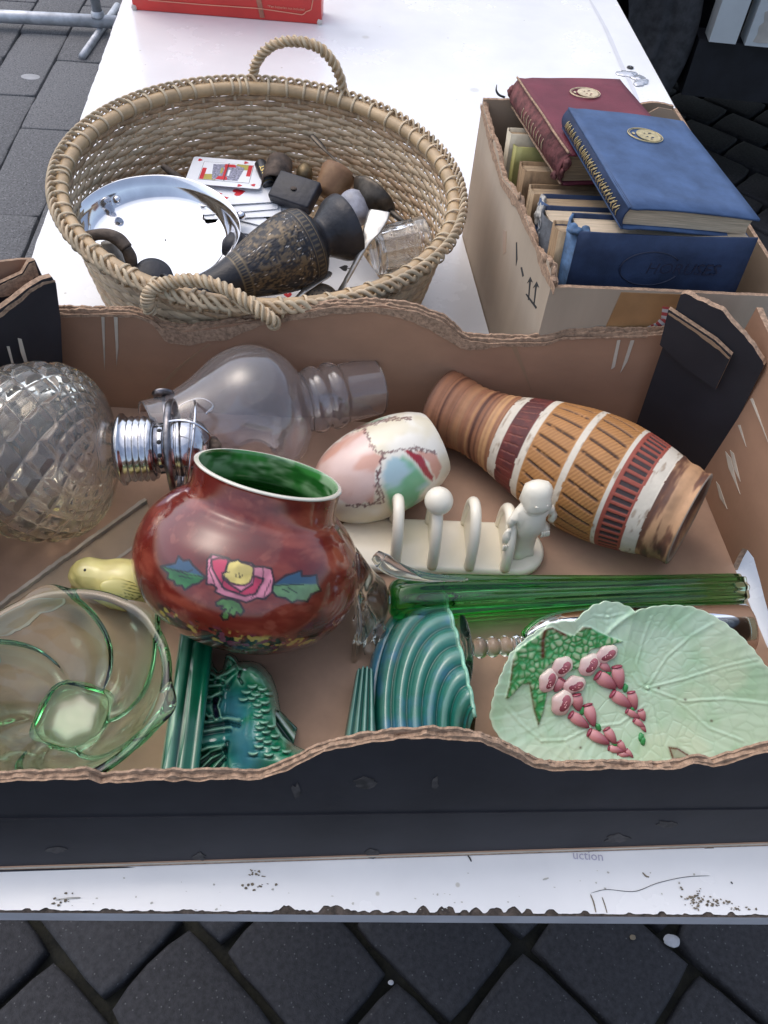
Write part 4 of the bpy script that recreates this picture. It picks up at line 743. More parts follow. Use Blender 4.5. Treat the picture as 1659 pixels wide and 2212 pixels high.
# ---- green glass bowl with swirled ribs
M_['green_tint'] = glass('green_tint', (.97, 1, .98), .0, 1.5, (.42, .88, .58), 46)
bc = at(128, 1486, .062); BM = T(bc.x, bc.y, FZ)
bowl = thing('glass_bowl', 'large pale green glass bowl with swirled ribs in the front left corner', 'bowl', (bc.x, bc.y, FZ))
bo = [(.0006, 0), (.0006, .022), (.002, .0245), (.010, .0250), (.014, .029), (.020, .040), (.030, .053), (.044, .065), (.057, .0745), (.063, .080), (.065, .0785)]; bi = [(.063, .073), (.054, .0665), (.040, .055), (.026, .042), (.016, .028), (.0105, .018), (.0095, .008), (.0095, 0)]
_b0 = lin(bo[:4], 24)[:-1]; _b1 = spl(bo[3:], 80); _b2 = spl(bi, 60); bpr = np.vstack([_b0, _b1, _b2]); nb_ = len(_b0)
def bfn(z, r, a):
    i = np.arange(len(z))[:, None]; out = sst(nb_ + 4, nb_ + 16, i) * sst(nb_ + 80, nb_ + 66, i); ph = a * 6 - z * 105 + 1.
    ridge = np.maximum(0, np.cos(ph)) ** 1.6; sqf = 1.18 / (np.abs(np.cos(a + .15)) ** 5 + np.abs(np.sin(a + .15)) ** 5) ** .2 / 1.06; lowf = sst(nb_ + 9, nb_ - 2, i) * (i < nb_ + 12)
    inn = sst(nb_ + 84, nb_ + 96, i) * sst(nb_ + 138, nb_ + 120, i); return r * (1 + (sqf - 1) * lowf) + ridge * .0078 * out - .0012 * np.cos(ph) * inn
lathe('body', bpr, M_['green_tint'], bowl, BM, 288, fn=bfn)

# ---- yellow ceramic bird beside the pot
add('bird_glaze', rough=.25, vcol=True, var=.05, coat=.3)
bird = thing('bird_figurine', 'small yellow ceramic bird with dark wing strokes, left of the red pot', 'figurine', tuple(at(235, 1290, FZ)))
bels = [A3(176, 1246, .034, .0085), A3(188, 1240, .037, .0135), A3(200, 1241, .036, .0110), A3(218, 1249, .034, .0098), A3(240, 1254, .033, .0150), A3(262, 1259, .033, .0185), A3(288, 1262, .033, .0165), A3(316, 1266, .033, .011), A3(345, 1270, .033, .007), A3(250, 1286, .020, .008), A3(272, 1290, .018, .008)]
zb = lambda pts: [(.3645 * a, 1166.4 + .3645 * b) for a, b in pts]
bl_ = [zb(l) for l in ([(690, 265), (720, 268), (755, 268)], [(640, 290), (700, 305), (760, 308)], [(640, 300), (690, 325), (750, 335)], [(645, 312), (680, 338), (730, 350)], [(650, 325), (680, 348)], [(470, 225), (480, 240), (500, 240)], [(480, 180), (520, 190)], [(440, 220), (450, 240), (470, 250)])]
def bcol(V):
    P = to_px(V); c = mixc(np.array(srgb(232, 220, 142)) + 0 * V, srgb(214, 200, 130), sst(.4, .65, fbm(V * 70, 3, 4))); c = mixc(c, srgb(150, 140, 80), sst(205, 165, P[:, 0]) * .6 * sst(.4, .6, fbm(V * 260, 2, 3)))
    c = mixc(c, srgb(122, 130, 60), sst(.5, .7, fbm(V * 90, 2, 8)) * sst(1270, 1296, P[:, 1]) * .5)
    for l in bl_: c = mixc(c, srgb(40, 60, 34), 1 - sst(.8, 2.6, pdist(P, l, False)))
    return c
bb = meta('body', bels, M_['bird_glaze'], bird, None, .0011, cols=bcol)
p = at(166, 1262, .032); lathe('beak', [(0, .004), (.004, .003), (.008, .0008)], M_['bird_glaze'], bird, frame(p, Vector((-.5, -.6, -.5))), 12, col=lambda V, z, a, k: np.array(srgb(150, 130, 84)) + 0 * V)
wg = blob('wing', (0, 0, 0), (.017, .0085, .004), M_['bird_glaze'], bird, frame(at(262, 1274, .047), -ray(262, 1274), RIGHT) @ RZ(R(-12)), seg=20, cols=lambda V, D: mixc(np.array(srgb(206, 196, 120)) + 0 * V, srgb(44, 66, 34), sst(.3, .9, np.sin(V[..., 1] * 2600 + V[..., 0] * 150)) * sst(-.2, .4, D[..., 0]) * .9))
p = at(184, 1232, .049); blob('eye', tuple(p), (.0016,) * 3, M_['ink'], bird, seg=8)
for s in (-1, 1): tube('foot', [tuple(at(248 + s * 10, 1285, .02)), tuple(at(246 + s * 10, 1296, FZ + .002))], .0035, add('bird_foot%d' % s, col=(.4, .36, .16), rough=.3), bird)

# ---- long green glass stem vase with a clear lobed foot
M_['emerald'] = glass('emerald', (.9, 1, .92), .0, 1.5, (.06, .72, .20), 88)
M_['clear_thick'] = glass('clear_thick', (.99, 1, .99), .0, 1.5, (.8, .95, .86), 6)
s0, s1 = at(842, 1296, .036), at(1596, 1274, .0195); SM = frame(s0, s1 - s0, Z); SL = (s1 - s0).length
gv = thing('stem_vase', 'long ribbed emerald glass stem vase with clear lobed foot, lying across the tray', 'vase', tuple(Vector((s0.x, s0.y, FZ))))
go = [(0, .004), (.0, .012), (.01, .0185), (.04, .0195), (.09, .0175), (.16, .0155), (.22, .0140), (SL - .006, .0135), (SL, .0125)]; gi = [(SL + .0005, .009), (SL - .01, .0082), (.2, .008), (.12, .0075), (.06, .005), (.05, 0)]
lathe('stem', np.vstack([spl(go, 90), spl(gi, 30)]), M_['emerald'], gv, SM, 128, fn=lambda z, r, a: np.where(np.arange(len(z))[:, None] < 90, r * (1 + .085 * sst(0, .03, z) * np.cos(9 * a + z * 9)), r))
lathe('clear_casing', spl([(-.004, .002), (-.004, .015), (-.012, .024), (-.022, .036), (-.028, .043), (-.031, .045), (-.033, .042), (-.030, .03), (-.027, .015), (-.026, .002)], 60), M_['clear_thick'], gv, SM, 160, fn=lambda z, r, a: r * (1 + .20 * np.cos(5 * a + .6) * sst(.015, .04, r)))
tube('pulled_lobe', [tuple(at(x, y, z)) for x, y, z in ((812, 1200, .072), (830, 1215, .071), (860, 1232, .064), (920, 1246, .058), (1010, 1252, .052))], [.005, .0075, .0065, .004, .0015], M_['clear_thick'], gv, n=30, seg=14)
for x0, y0, x1, y1 in ((790, 1330, 800, 1412), (815, 1345, 822, 1400)):
    tube('lobe', [tuple(at(x0, y0, .03)), tuple(at((x0 + x1) / 2, (y0 + y1) / 2, .022)), tuple(at(x1, y1, .012))], [.005, .0075, .005], M_['clear_thick'], gv, n=16, seg=14)

# ---- wine glass with green bowl, lying under the leaf dish
q0, q1 = at(1000, 1402, .0335), at(1592, 1360, .028); QM = frame(q0, q1 - q0, Z); QL = (q1 - q0).length
M_['bottle_green'] = glass('bottle_green', (.9, .97, .95), .0, 1.5, (.10, .42, .36), 300)
gob = thing('wine_glass', 'wine glass with beaded clear stem and dark green bowl lying behind the leaf dish', 'wine glass', (q0.x, q0.y, FZ))
lathe('foot', spl([(-.001, .0), (-.0015, .015), (.0, .026), (.0008, .0275), (.0016, .0262), (.003, .012), (.008, .006), (.0085, 0)], 40), M_['clear'], gob, QM, 64)
stp = [(.0088, 0), (.009, .006)] + [(z, .0058 + .0028 * abs(math.sin((z - .009) * 300))) for z in np.linspace(.01, .046, 40)] + [(.048, .007), (.0482, 0)]
lathe('stem', stp, M_['clear'], gob, QM, 40)
wo_ = [(.0486, 0), (.049, .008), (.055, .015), (.07, .0225), (.095, .026), (.13, .0258), (QL - .002, .0225), (QL, .022)]; wo2 = spl(wo_, 60)
lathe('bowl', np.vstack([wo2, np.clip(wo2 - [-.0005, .0016], 0, 1)[::-1][:-4], [(.053, 0.)]]), M_['bottle_green'], gob, QM, 96)

# ---- pale green leaf dish with raised foxgloves
dish = thing('leaf_dish', 'pale green leaf-shaped dish with raised pink foxgloves in the front right corner', 'dish', tuple(at(1380, 1500, FZ)))
zd = lambda x, y: (993.6 + .401 * x, 1209.6 + .401 * y)
D1, D2, D3 = at(1055, 1530, .030), at(1300, 1305, .086), at(1620, 1360, .080); DN = (D2 - D1).cross(D3 - D1).normalized(); DN = DN if DN.z > 0 else -DN
DX = (RIGHT - DN * RIGHT.dot(DN)).normalized(); DY = DN.cross(DX); Dc = at_plane(*zd(850, 720), D1, DN); DM = frame(Dc, DN, DX)
outl = [(620, 300), (660, 265), (700, 235), (760, 215), (830, 222), (885, 245), (915, 270), (960, 255), (1040, 238), (1130, 235), (1210, 242), (1300, 275), (1390, 330), (1470, 395), (1540, 470), (1600, 550), (1659, 610), (1720, 720), (1740, 850), (1700, 980), (1600, 1080), (1400, 1150), (1100, 1180), (800, 1180), (560, 1130), (400, 1060), (240, 970), (180, 900), (150, 830), (160, 760), (180, 680), (215, 590), (260, 490), (330, 420), (400, 370), (480, 330), (560, 318), (600, 325)]
def dl(x, y): d = at_plane(*zd(x, y), D1, DN) - Dc; return (d.dot(DX), d.dot(DY))
OL = np.array([dl(*p) for p in outl]); NA, NR = 560, 130; OLr = lin(np.vstack([OL, OL[:1]]), NA + 1)[:-1]
sc1 = np.arange(NA); rad = np.linalg.norm(OLr, axis=1); OLr = OLr * (1 + (.0009 * np.abs(np.sin(sc1 / NA * math.pi * 62)) / rad))[:, None]
rr = np.linspace(0, 1, NR); XY = rr[:, None, None] * OLr[None]
Wp = np.array(Dc) + XY[..., :1] * np.array(DX) + XY[..., 1:] * np.array(DY); PX = to_px(Wp); ZD = np.stack([(PX[..., 0] - 993.6) / .401, (PX[..., 1] - 1209.6) / .401], -1)
def vor(P, pts):
    d1 = np.full(P.shape[:-1], 1e9); d2 = d1.copy()
    for p in pts:
        d = np.hypot(P[..., 0] - p[0], P[..., 1] - p[1]); d2 = np.where(d < d1, d1, np.minimum(d2, d)); d1 = np.minimum(d1, d)
    return d2 - d1
hgt = .014 * rr[:, None] ** 2.4 + 0 * XY[..., 0]
veins = [[(1010, 690), (950, 560), (980, 420), (1010, 300)], [(1010, 690), (1110, 520), (1230, 400), (1330, 330)], [(1010, 690), (1200, 640), (1420, 560), (1560, 520)], [(1010, 690), (1200, 760), (1420, 740), (1640, 760)], [(1010, 690), (1040, 800), (1070, 960), (1090, 1100)], [(1010, 690), (960, 670), (930, 620)], [(1170, 760), (1330, 900), (1500, 960)], [(430, 960), (560, 960), (700, 900), (860, 880), (1000, 780)], [(430, 960), (330, 880), (240, 780)], [(700, 900), (680, 800), (690, 680)], [(560, 960), (600, 1080)], [(780, 300), (790, 260)], [(780, 300), (700, 290)], [(780, 300), (860, 280)], [(780, 300), (790, 380)]]
for l in veins: d = pdist(ZD, l, False); hgt += .0003 * np.exp(-(d / 7) ** 2) - .0002 * np.exp(-((d - 14) / 9) ** 2)
vp_ = np.stack([rng.uniform(120, 1740, 420), rng.uniform(200, 1200, 420)], 1); vn = vor(ZD, vp_); hgt -= .00022 * np.exp(-(vn / 7) ** 2) * (.4 + fbm(Wp * 30, 2, 9))
seam = [(915, 268), (860, 310), (800, 370), (790, 390)]; d = pdist(ZD, seam, False); hgt += .0022 * np.exp(-(d / 12) ** 2)
leafp = [(440, 350), (480, 345), (560, 385), (600, 395), (640, 345), (690, 350), (730, 375), (800, 405), (880, 435), (760, 470), (700, 480), (640, 580), (590, 600), (560, 520), (500, 545), (440, 590), (470, 700), (450, 800), (415, 895), (385, 800), (360, 660), (330, 660), (250, 735), (230, 730), (250, 650), (265, 520), (280, 470), (350, 420), (410, 380)]
il = inpoly(ZD, leafp); dlf = pdist(ZD, leafp); lf_ = il * sst(0, 8, dlf); hgt += .0022 * lf_
lp_ = np.stack([rng.uniform(220, 890, 330), rng.uniform(340, 900, 330)], 1); ln = vor(ZD, lp_); hgt -= .0008 * lf_ * np.exp(-(ln / 8) ** 2)
base = mixc(np.array(srgb(192, 220, 192)) + 0 * Wp, srgb(172, 208, 172), sst(.4, .65, fbm(Wp * 35, 4, 3))); base = mixc(base, srgb(206, 222, 190), sst(.5, .7, fbm(Wp * 22 + 3, 3, 8)) * .6); base = mixc(base, srgb(150, 186, 146), np.exp(-(vn / 6) ** 2) * .22)
lc_ = mixc(np.array(srgb(178, 204, 160)) + 0 * Wp, srgb(44, 140, 72), np.exp(-(ln / 15) ** 2)); lc_ = mixc(lc_, srgb(60, 160, 90), sst(.5, .7, fbm(Wp * 70, 3, 5)) * .5)
for l in ([(265, 520), (255, 620), (230, 730)], [(360, 660), (385, 800), (415, 895)], [(440, 350), (430, 430), (435, 510)], [(440, 355), (480, 350), (550, 390)], [(600, 385), (640, 348), (690, 352)]): lc_ = mixc(lc_, srgb(96, 52, 36), np.exp(-(pdist(ZD, l, False) / 13) ** 2))
dc = mixc(base, lc_, lf_); dc = mixc(dc, srgb(206, 226, 196), sst(.965, 1, rr)[:, None] * .8 + 0 * dc[..., 0])
bp2 = [(1115, 1000), (1160, 1005), (1210, 1035), (1245, 1070), (1190, 1060), (1130, 1060)]; dc = mixc(dc, srgb(110, 84, 60), inpoly(ZD, bp2) * .5 + np.exp(-(pdist(ZD, bp2) / 7) ** 2) * .7 * 1)
for x, y in ((1070, 690), (1210, 750), (1345, 860), (640, 1000)): dc = mixc(dc, srgb(90, 70, 56), np.exp(-(np.hypot(ZD[..., 0] - x, ZD[..., 1] - y) / 7) ** 2))
Vd = np.concatenate([XY, hgt[..., None]], -1); Vb = np.concatenate([XY[::-1] * .995, (.014 * rr[::-1, None] ** 2.4 - .0045 + 0 * XY[..., 0])[..., None]], -1)
add('dish_glaze', rough=.2, vcol=True, var=.04, coat=.4)
db = mk('body', np.vstack([Vd, Vb]), gfaces(2 * NR, NA, True), M_['dish_glaze'], dish, DM, np.vstack([dc, dc[::-1]]).reshape(-1, 3)); orient(db)
bvd = bvh_of(db); add('petal', rough=.22, vcol=True, var=.06, coat=.4)
def bell_col(pa, pb):
    def f(V, D): t = sst(-1, 1, D[..., 0]); return mixc(np.array(srgb(*pa)) + 0 * V, srgb(*pb), t)
    return f
def on_d(x, y): return on(bvd, *zd(x, y))
def bud(x, y, l, w_, ang, open_=False):
    p, nn = on_d(x, y); M0 = frame(p, nn, RIGHT) @ RZ(R(ang)); k = .401 * .60 / 1845 * 1.24; l, w_ = l * k, w_ * k
    o = blob('bell', (0, 0, w_ * .25), (l, w_, w_ * .5), M_['petal'], dish, M0, seg=14, fn=lambda V, D: V * np.stack([1 + 0 * D[..., 0], .82 + .26 * D[..., 0] if not open_ else 1 + .1 * np.sin(5 * np.arctan2(D[..., 1], D[..., 0])), 1 + 0 * D[..., 0]], -1), cols=bell_col((138, 70, 84), (214, 150, 150)) if not open_ else bell_col((206, 168, 166), (228, 212, 198)))
    if open_:
        blob('throat', (l * .05, -w_ * .1, w_ * .62), (l * .66, w_ * .55, w_ * .14), M_['petal'], o, M0, seg=10, cols=bell_col((128, 58, 72), (176, 104, 112)))
        for q in range(6): blob('spot', (l * .05 + random.uniform(-.4, .4) * l, -w_ * .1 + random.uniform(-.3, .3) * w_, w_ * .76), (w_ * .06,) * 3, M_['petal'], o, M0, seg=6, cols=bell_col((226, 170, 170), (226, 170, 170)))
    else: blob('mouth', (l * .86, 0, w_ * .3), (l * .16, w_ * .78, w_ * .5), M_['petal'], o, M0, seg=8, cols=bell_col((140, 46, 70), (150, 60, 80)))
for a in ((470, 645, 62, 44, 65), (545, 570, 58, 46, 40), (692, 560, 62, 46, 50), (785, 503, 60, 40, 30), (612, 668, 58, 42, 15), (545, 765, 66, 50, 60)): bud(*a, True)
for a in ((528, 672, 38, 30, 60), (630, 765, 44, 34, 100), (640, 865, 58, 32, 145), (702, 835, 56, 34, 105), (745, 958, 58, 32, 150), (810, 948, 44, 28, 120), (838, 1022, 38, 20, 165), (872, 1005, 32, 20, 120), (880, 1048, 30, 15, 170), (912, 1042, 26, 14, 130), (780, 575, 36, 24, 140), (785, 650, 60, 40, 145), (852, 630, 60, 36, 100), (866, 752, 60, 34, 145), (932, 755, 48, 28, 105), (930, 830, 40, 20, 150), (980, 835, 30, 22, 110), (965, 880, 34, 18, 145), (985, 902, 26, 14, 120)): bud(*a)
add('sprig', col=srgb(60, 150, 84), rough=.25, coat=.3, var=.3, sc_=200)
for x, y in ((890, 690), (745, 900), (655, 810), (975, 955), (985, 975), (800, 600), (930, 800), (830, 985)):
    p, nn = on_d(x, y); blob('sprig', (0, 0, .0006), (.0035, .002, .0013), M_['sprig'], dish, frame(p, nn, RIGHT) @ RZ(R(random.uniform(60, 120))), nz=.8, f=400, seg=8)
# ================================================================== wicker basket
add('cane', col=(.50, .37, .235), rough=.55, var=.22, sc_=60, bump=.25, bs=160, stretch=(1, 1, 3))
add('cane_pale', col=(.56, .43, .28), rough=.5, var=.2, sc_=50, bump=.2, bs=200); add('cane_hoop', col=(.43, .30, .165), rough=.4, var=.2, sc_=40, bump=.15, bs=120)
add('cane_grey', col=(.47, .375, .25), rough=.6, var=.25, sc_=70, bump=.25, bs=200)
add('cane_b', col=(.44, .30, .18), rough=.6, var=.3, sc_=80, bump=.3, bs=200)
bn_ = Vector((.034, -.014, 1)).normalized(); bctr = Vector((-.163, .838, .14)); BK = frame(bctr - bn_ * .136, bn_, (1, 0, 0)); BK[2][3] = max(BK[2][3], .0045)
bask = thing('wicker_basket', 'large round wicker basket with two handles, full of bric-a-brac', 'basket', (bctr.x, bctr.y, 0))
NS = 66; TA = np.linspace(0, 2 * math.pi, NS * 5, endpoint=False)
Rz = lambda z: .178 + .029 * (z / .136) ** .8
zrow = .006; k = 0
while zrow < .125:
    rr_ = Rz(zrow) + (-1) ** k * .0012 * np.cos(NS / 2 * TA) + .0008 * n1(TA, 3, k); P = np.stack([rr_ * np.cos(TA), rr_ * np.sin(TA), zrow + .0018 * n1(TA, 6, k + 40)], -1)
    rad = np.stack([np.cos(TA), np.sin(TA), 0 * TA], -1)
    tube('weaver', P, random.uniform(.0037, .0041), M_[random.choice(('cane', 'cane_b', 'cane_grey', 'cane_pale', 'cane'))], bask, BK, seg=6, closed=True, flat=.30, fdir=rad); zrow += .0058; k += 1
st = tube('stake', [(Rz(z), 0, z) for z in np.linspace(0, .132, 8)], .0021, M_['cane_pale'], bask, BK, seg=6, flat=.4, fdir=(1, 0, 0))
for i in range(1, NS):
    link('stake', st.data, bask, BK @ RZ(i * 2 * math.pi / NS))
for ax in (0, 1):
    for i, c in enumerate(np.arange(-.170, .171, .0088)):
        L = math.sqrt(max(.178 ** 2 - c * c, 1e-6))
        if L < .02: continue
        s_ = np.arange(-L, L, .0044); zz_ = .0034 + .0011 * np.cos(math.pi * (s_ / .0088) + math.pi * (i % 2) + math.pi * ax * 1.0); P = np.stack([s_, 0 * s_ + c, zz_], -1) if ax == 0 else np.stack([0 * s_ + c, s_, zz_], -1)
        tube('floor_strand', P, .0038, M_['cane_pale' if (i + ax) % 3 else 'cane'], bask, BK, seg=6, flat=.25, fdir=(0, 0, 1))
tube('hoop', np.stack([.2055 * np.cos(TA), .2055 * np.sin(TA), .133 + 0 * TA], -1), .0074, M_['cane_hoop'], bask, BK, seg=12, closed=True)
bm_ = []
for v in range(3):
    a = np.linspace(0, 2 * math.pi, 22, endpoint=False); P = np.stack([.2085 + .0108 * np.cos(a), .0016 * np.sin(a + v) + .0006 * v, .1335 + .0090 * np.sin(a)], -1); bm_.append(tube('binding', P, .0018, M_['cane_grey' if v else 'cane_pale'], bask, BK @ RZ(v * .11), seg=6, closed=True, flat=.35, fdir=P - np.array([.2085, 0, .1335])))
a = .33
while a < 2 * math.pi - .02:
    link('binding', random.choice(bm_).data, bask, BK @ RZ(a) @ T(0, 0, random.uniform(-.0004, .0004))); a += random.uniform(.085, .125) if random.random() > .12 else .045
TB = np.linspace(0, 2 * math.pi, 900, endpoint=False)
for q in range(4):
    ph = q * math.pi / 2; nb = 34; rr_ = .2145 + .0044 * np.sin(nb * TB + ph); zz_ = .1375 + .0042 * np.sin(nb * TB + ph + 1.2) + .0022 * np.cos(2 * (nb * TB + ph)); P = np.stack([rr_ * np.cos(TB), rr_ * np.sin(TB), zz_], -1)
    tube('rim_braid', P, .0024, M_[('cane_grey', 'cane_pale', 'cane', 'cane_grey')[q]], bask, BK, seg=6, closed=True, flat=.55, fdir=np.stack([np.cos(TB), np.sin(TB), 0 * TB + .5], -1))
def handle(pts):
    P = spl(pts, 90); hd = tube('handle', P, .0046, M_['cane_hoop'], bask, seg=10)
    t = np.gradient(P, axis=0); t /= np.linalg.norm(t, axis=1)[:, None]; ref = np.array([0., .3, 1]); n_ = np.cross(t, ref); n_ /= np.linalg.norm(n_, axis=1)[:, None]; b_ = np.cross(t, n_); s_ = np.linspace(0, 1, 90)
    for q in range(3):
        ph = s_ * 2 * math.pi * 11 + q * 2.1; tube('wrapping', P + .0049 * (np.cos(ph)[:, None] * n_ + np.sin(ph)[:, None] * b_), .0022, M_[('cane_grey', 'cane_pale', 'cane')[q]], hd, seg=6, n=240, flat=.6)
h0, h1 = at(545, 178, .14), at(742, 205, .14); hn = Vector((h1.y - h0.y, -(h1.x - h0.x), 0)).normalized(); hN = (hn + Vector((0, 0, -.15))).normalized()
handle([tuple(h0 - Vector((0, 0, .02)))] + [tuple(at_plane(x, y, h0, hN)) for x, y in ((545, 172), (556, 130), (590, 97), (640, 89), (690, 104), (725, 145), (741, 200))] + [tuple(h1 - Vector((0, 0, .02)))])
handle([tuple(at(x, y, z)) for x, y, z in ((325, 672, .125), (318, 648, .140), (332, 622, .150), (375, 608, .155), (430, 606, .157), (490, 625, .155), (545, 660, .148), (585, 690, .138), (592, 700, .125))])

# ================================================================== bric-a-brac in the basket
add('silver', col=(.78, .78, .80), rough=.09, metal=1., var=.06, sc_=40, rvar=.05); add('old_silver', col=(.56, .54, .50), rough=.42, metal=.85, var=.25, sc_=80, rvar=.1, bump=.1, bs=200)
dn = tilt_axis(345, 487, 97, 52); dctr = at(340, 492, .090); DMb = frame(dctr, dn, (1, 0, 0)); dr = .0890
sd = thing('silver_dish', 'shiny round silver dish with ball feet propped in the basket', 'dish', tuple(dctr))
dpo = [(0, .0001), (0, .06), (.0006, .066), (.001, .074), (.006, .080), (.014, .0845), (.0205, .0885), (.0225, .0915), (.0232, .0922), (.0225, .0925), (.0215, .091), (.013, .086), (.004, .081), (-.0012, .074), (-.0016, .06), (-.0016, .0001)]
lathe('bowl', [(a - .02, b * dr / .0925) for a, b in dpo], M_['silver'], sd, DMb, 120, fn=lambda z, r, a: r * (1 + .003 * np.sin(5 * a) + .002 * np.sin(9 * a)))
bvs = None
for x, y in ((252, 432), (521, 466)):
    p = at_plane(x, y, dctr - dn * .004, dn); blob('ball_foot', tuple(p), (.0052,) * 3, M_['silver'], sd, seg=14)
add('scratch_dark', col=(.2, .2, .21), rough=.5)
for x, y, s in ((357, 517, .001),):
    p = at_plane(x, y, dctr - dn * .0192, dn); blob('tarnish_spot', tuple(p), (s, s * .8, .0004), M_['scratch_dark'], sd, seg=8)

# playing cards
add('card_white', col=(.80, .81, .83), rough=.35, var=.03); add('card_red', col=(.55, .02, .03), rough=.4); add('card_black', col=(.02, .02, .022), rough=.4); add('card_yellow', col=(.42, .36, .08), rough=.4); add('card_grey', col=(.25, .25, .32), rough=.5, var=.6, sc_=400); add('card_back', col=(.55, .16, .16), rough=.4, var=.4, sc_=300)
HEART = [(.0, -.5), (-.28, -.18), (-.47, .1), (-.45, .34), (-.27, .47), (-.09, .41), (0, .24), (.09, .41), (.27, .47), (.45, .34), (.47, .1), (.28, -.18)]
SPADE = [(-.08, -.5), (.08, -.5), (.04, -.22), (.25, -.3), (.46, -.16), (.44, .06), (.2, .3), (0, .52), (-.2, .3), (-.44, .06), (-.46, -.16), (-.25, -.3), (-.04, -.22)]
CLUB = [(-.1, -.5), (.1, -.5), (.04, -.16), (.24, -.26), (.44, -.14), (.46, .08), (.28, .2), (.14, .14), (.24, .32), (.14, .48), (-.14, .48), (-.24, .32), (-.14, .14), (-.28, .2), (-.46, .08), (-.44, -.14), (-.24, -.26), (-.04, -.16)]
DIAM = [(0, -.5), (.36, 0), (0, .5), (-.36, 0)]
co_ = [(sx * (.044 - .004) + .004 * math.cos(t), sy * (.0315 - .004) + .004 * math.sin(t)) for sx, sy, t0 in ((1, 1, 0), (-1, 1, math.pi / 2), (-1, -1, math.pi), (1, -1, 1.5 * math.pi)) for t in np.linspace(t0, t0 + math.pi / 2, 5)]
card_me = None
def pipshape(sh, s, x, y, rot=0): c, q = math.cos(rot), math.sin(rot); return [(x + s * (a * c - b * q), y + s * (a * q + b * c)) for a, b in sh]
def card(px, py, z, rot, label, pips=(), face=None, tl=(0, 0), back=False):
    global card_me
    p = at(px, py, z); nn = (Z + Vector((tl[0], tl[1], 0))).normalized(); M0 = frame(p, nn, (1, 0, 0)) @ RZ(R(rot))
    o = thing('playing_card', label, 'playing card', tuple(p), 'playing cards in the basket')
    if card_me is None:
        c = sheet_M('card', co_, M_['card_white'], o, M0, .0004); card_me = c.data
    else: link('card', card_me, o, M0)
    for sh, m, s, x, y, r in pips: sheet_M('pip', pipshape(sh, s, x, y, R(r)), M_[m], o, M0 @ T(0, 0, .00045), .00015)
    if face:
        for pts, m in face: sheet_M('print', pts, M_[m], o, M0 @ T(0, 0, .00045 + .0001 * (1 + face.index((pts, m)) * .4)), .0001)
    if back: sheet_M('print', [(-.039, -.0265), (.039, -.0265), (.039, .0265), (-.039, .0265)], M_['card_back'], o, M0 @ T(0, 0, .00045), .0001)
    return o
rect = lambda x0, y0, x1, y1: [(x0, y0), (x1, y0), (x1, y1), (x0, y1)]
king = [(rect(-.030, -.021, .030, .021), 'card_black'), (rect(-.0296, -.0206, .0296, .0206), 'card_white'), (rect(-.029, -.020, -.024, .006), 'card_red'), (rect(.024, -.006, .029, .020), 'card_red'), ([(-.024, -.020), (-.010, -.020), (-.006, -.006), (-.024, -.008)], 'card_yellow'), ([(.024, .020), (.010, .020), (.006, .006), (.024, .008)], 'card_yellow'), ([(-.014, -.019), (.016, -.018), (.020, .012), (.006, .019), (-.018, .016), (-.016, -.004)], 'card_grey'), (rect(-.003, -.013, .000, .013), 'card_red'), ([(-.010, -.018), (.004, -.018), (.002, -.010), (-.008, -.011)], 'card_red'), ([(-.004, .011), (.010, .012), (.008, .018), (-.004, .018)], 'card_red'), (rect(-.007, -.004, -.0045, .009), 'card_yellow'), (rect(.002, -.009, .0045, .005), 'card_white'), ([(-.0002, -.0205), (.0006, -.0205), (.0006, .0205), (-.0002, .0205)], 'card_black')]
card(546, 484, .066, 14, 'playing card lowest in the fanned stack, next to the engraved vase', [(DIAM, 'card_red', .008, -.03, .02, 90)], tl=(0, -.04))
card(562, 492, .064, 38, 'patterned red-backed playing card poking out under the stack by the vase', back=True, tl=(0, -.05))
card(548, 478, .0685, 8, 'playing card second from the bottom of the fanned stack', tl=(0, -.04))
card(550, 470, .071, 3, 'playing card with red diamond at its upper edge, under the club card', [(DIAM, 'card_red', .011, .0, .021, 90), (DIAM, 'card_red', .005, -.028, -.018, 90)], tl=(0, -.04))
card(566, 450, .074, -14, 'four of clubs playing card in the fanned stack, right side', [(CLUB, 'card_black', .014, .014, -.012, 100), (CLUB, 'card_black', .012, .012, .016, 100), (CLUB, 'card_black', .012, -.022, .012, 100), (CLUB, 'card_black', .005, .034, -.022, 90), (CLUB, 'card_black', .005, .034, .022, 90)], tl=(0, -.04))
card(522, 436, .0765, 14, 'playing card with faint orange print just under the club card', tl=(0, -.04))
card(512, 424, .0785, 18, 'playing card edge showing under the three of hearts', tl=(0, -.04))
card(508, 408, .081, 16, 'three of hearts playing card lying under the king', [(HEART, 'card_red', .015, .026, .006, 100), (HEART, 'card_red', .015, .004, -.008, 100), (HEART, 'card_red', .013, -.022, -.010, 100), (HEART, 'card_red', .006, .038, .019, 100), (HEART, 'card_red', .006, -.012, -.018, 100)], tl=(0, -.03))
card(489, 373, .086, 2, 'king of hearts playing card, topmost of the cards', [(HEART, 'card_red', .011, -.0225, .0135, 90), (HEART, 'card_red', .011, .0225, -.0135, -90), (HEART, 'card_red', .006, -.035, .024, 90), (HEART, 'card_red', .006, .035, -.024, -90), (HEART, 'card_red', .006, .020, .026, 90), (HEART, 'card_red', .006, .020, -.0275, 90)], king, tl=(0, .02))
card(728, 590, .016, 28, 'spade playing card lying on the basket floor under the fork', [(SPADE, 'card_black', .013, .012, .006, 60), (SPADE, 'card_black', .009, .034, .018, 60)])
card(625, 655, .018, -30, 'playing card mostly hidden under the spoon near the basket front', [(HEART, 'card_red', .010, -.01, .01, 40)])

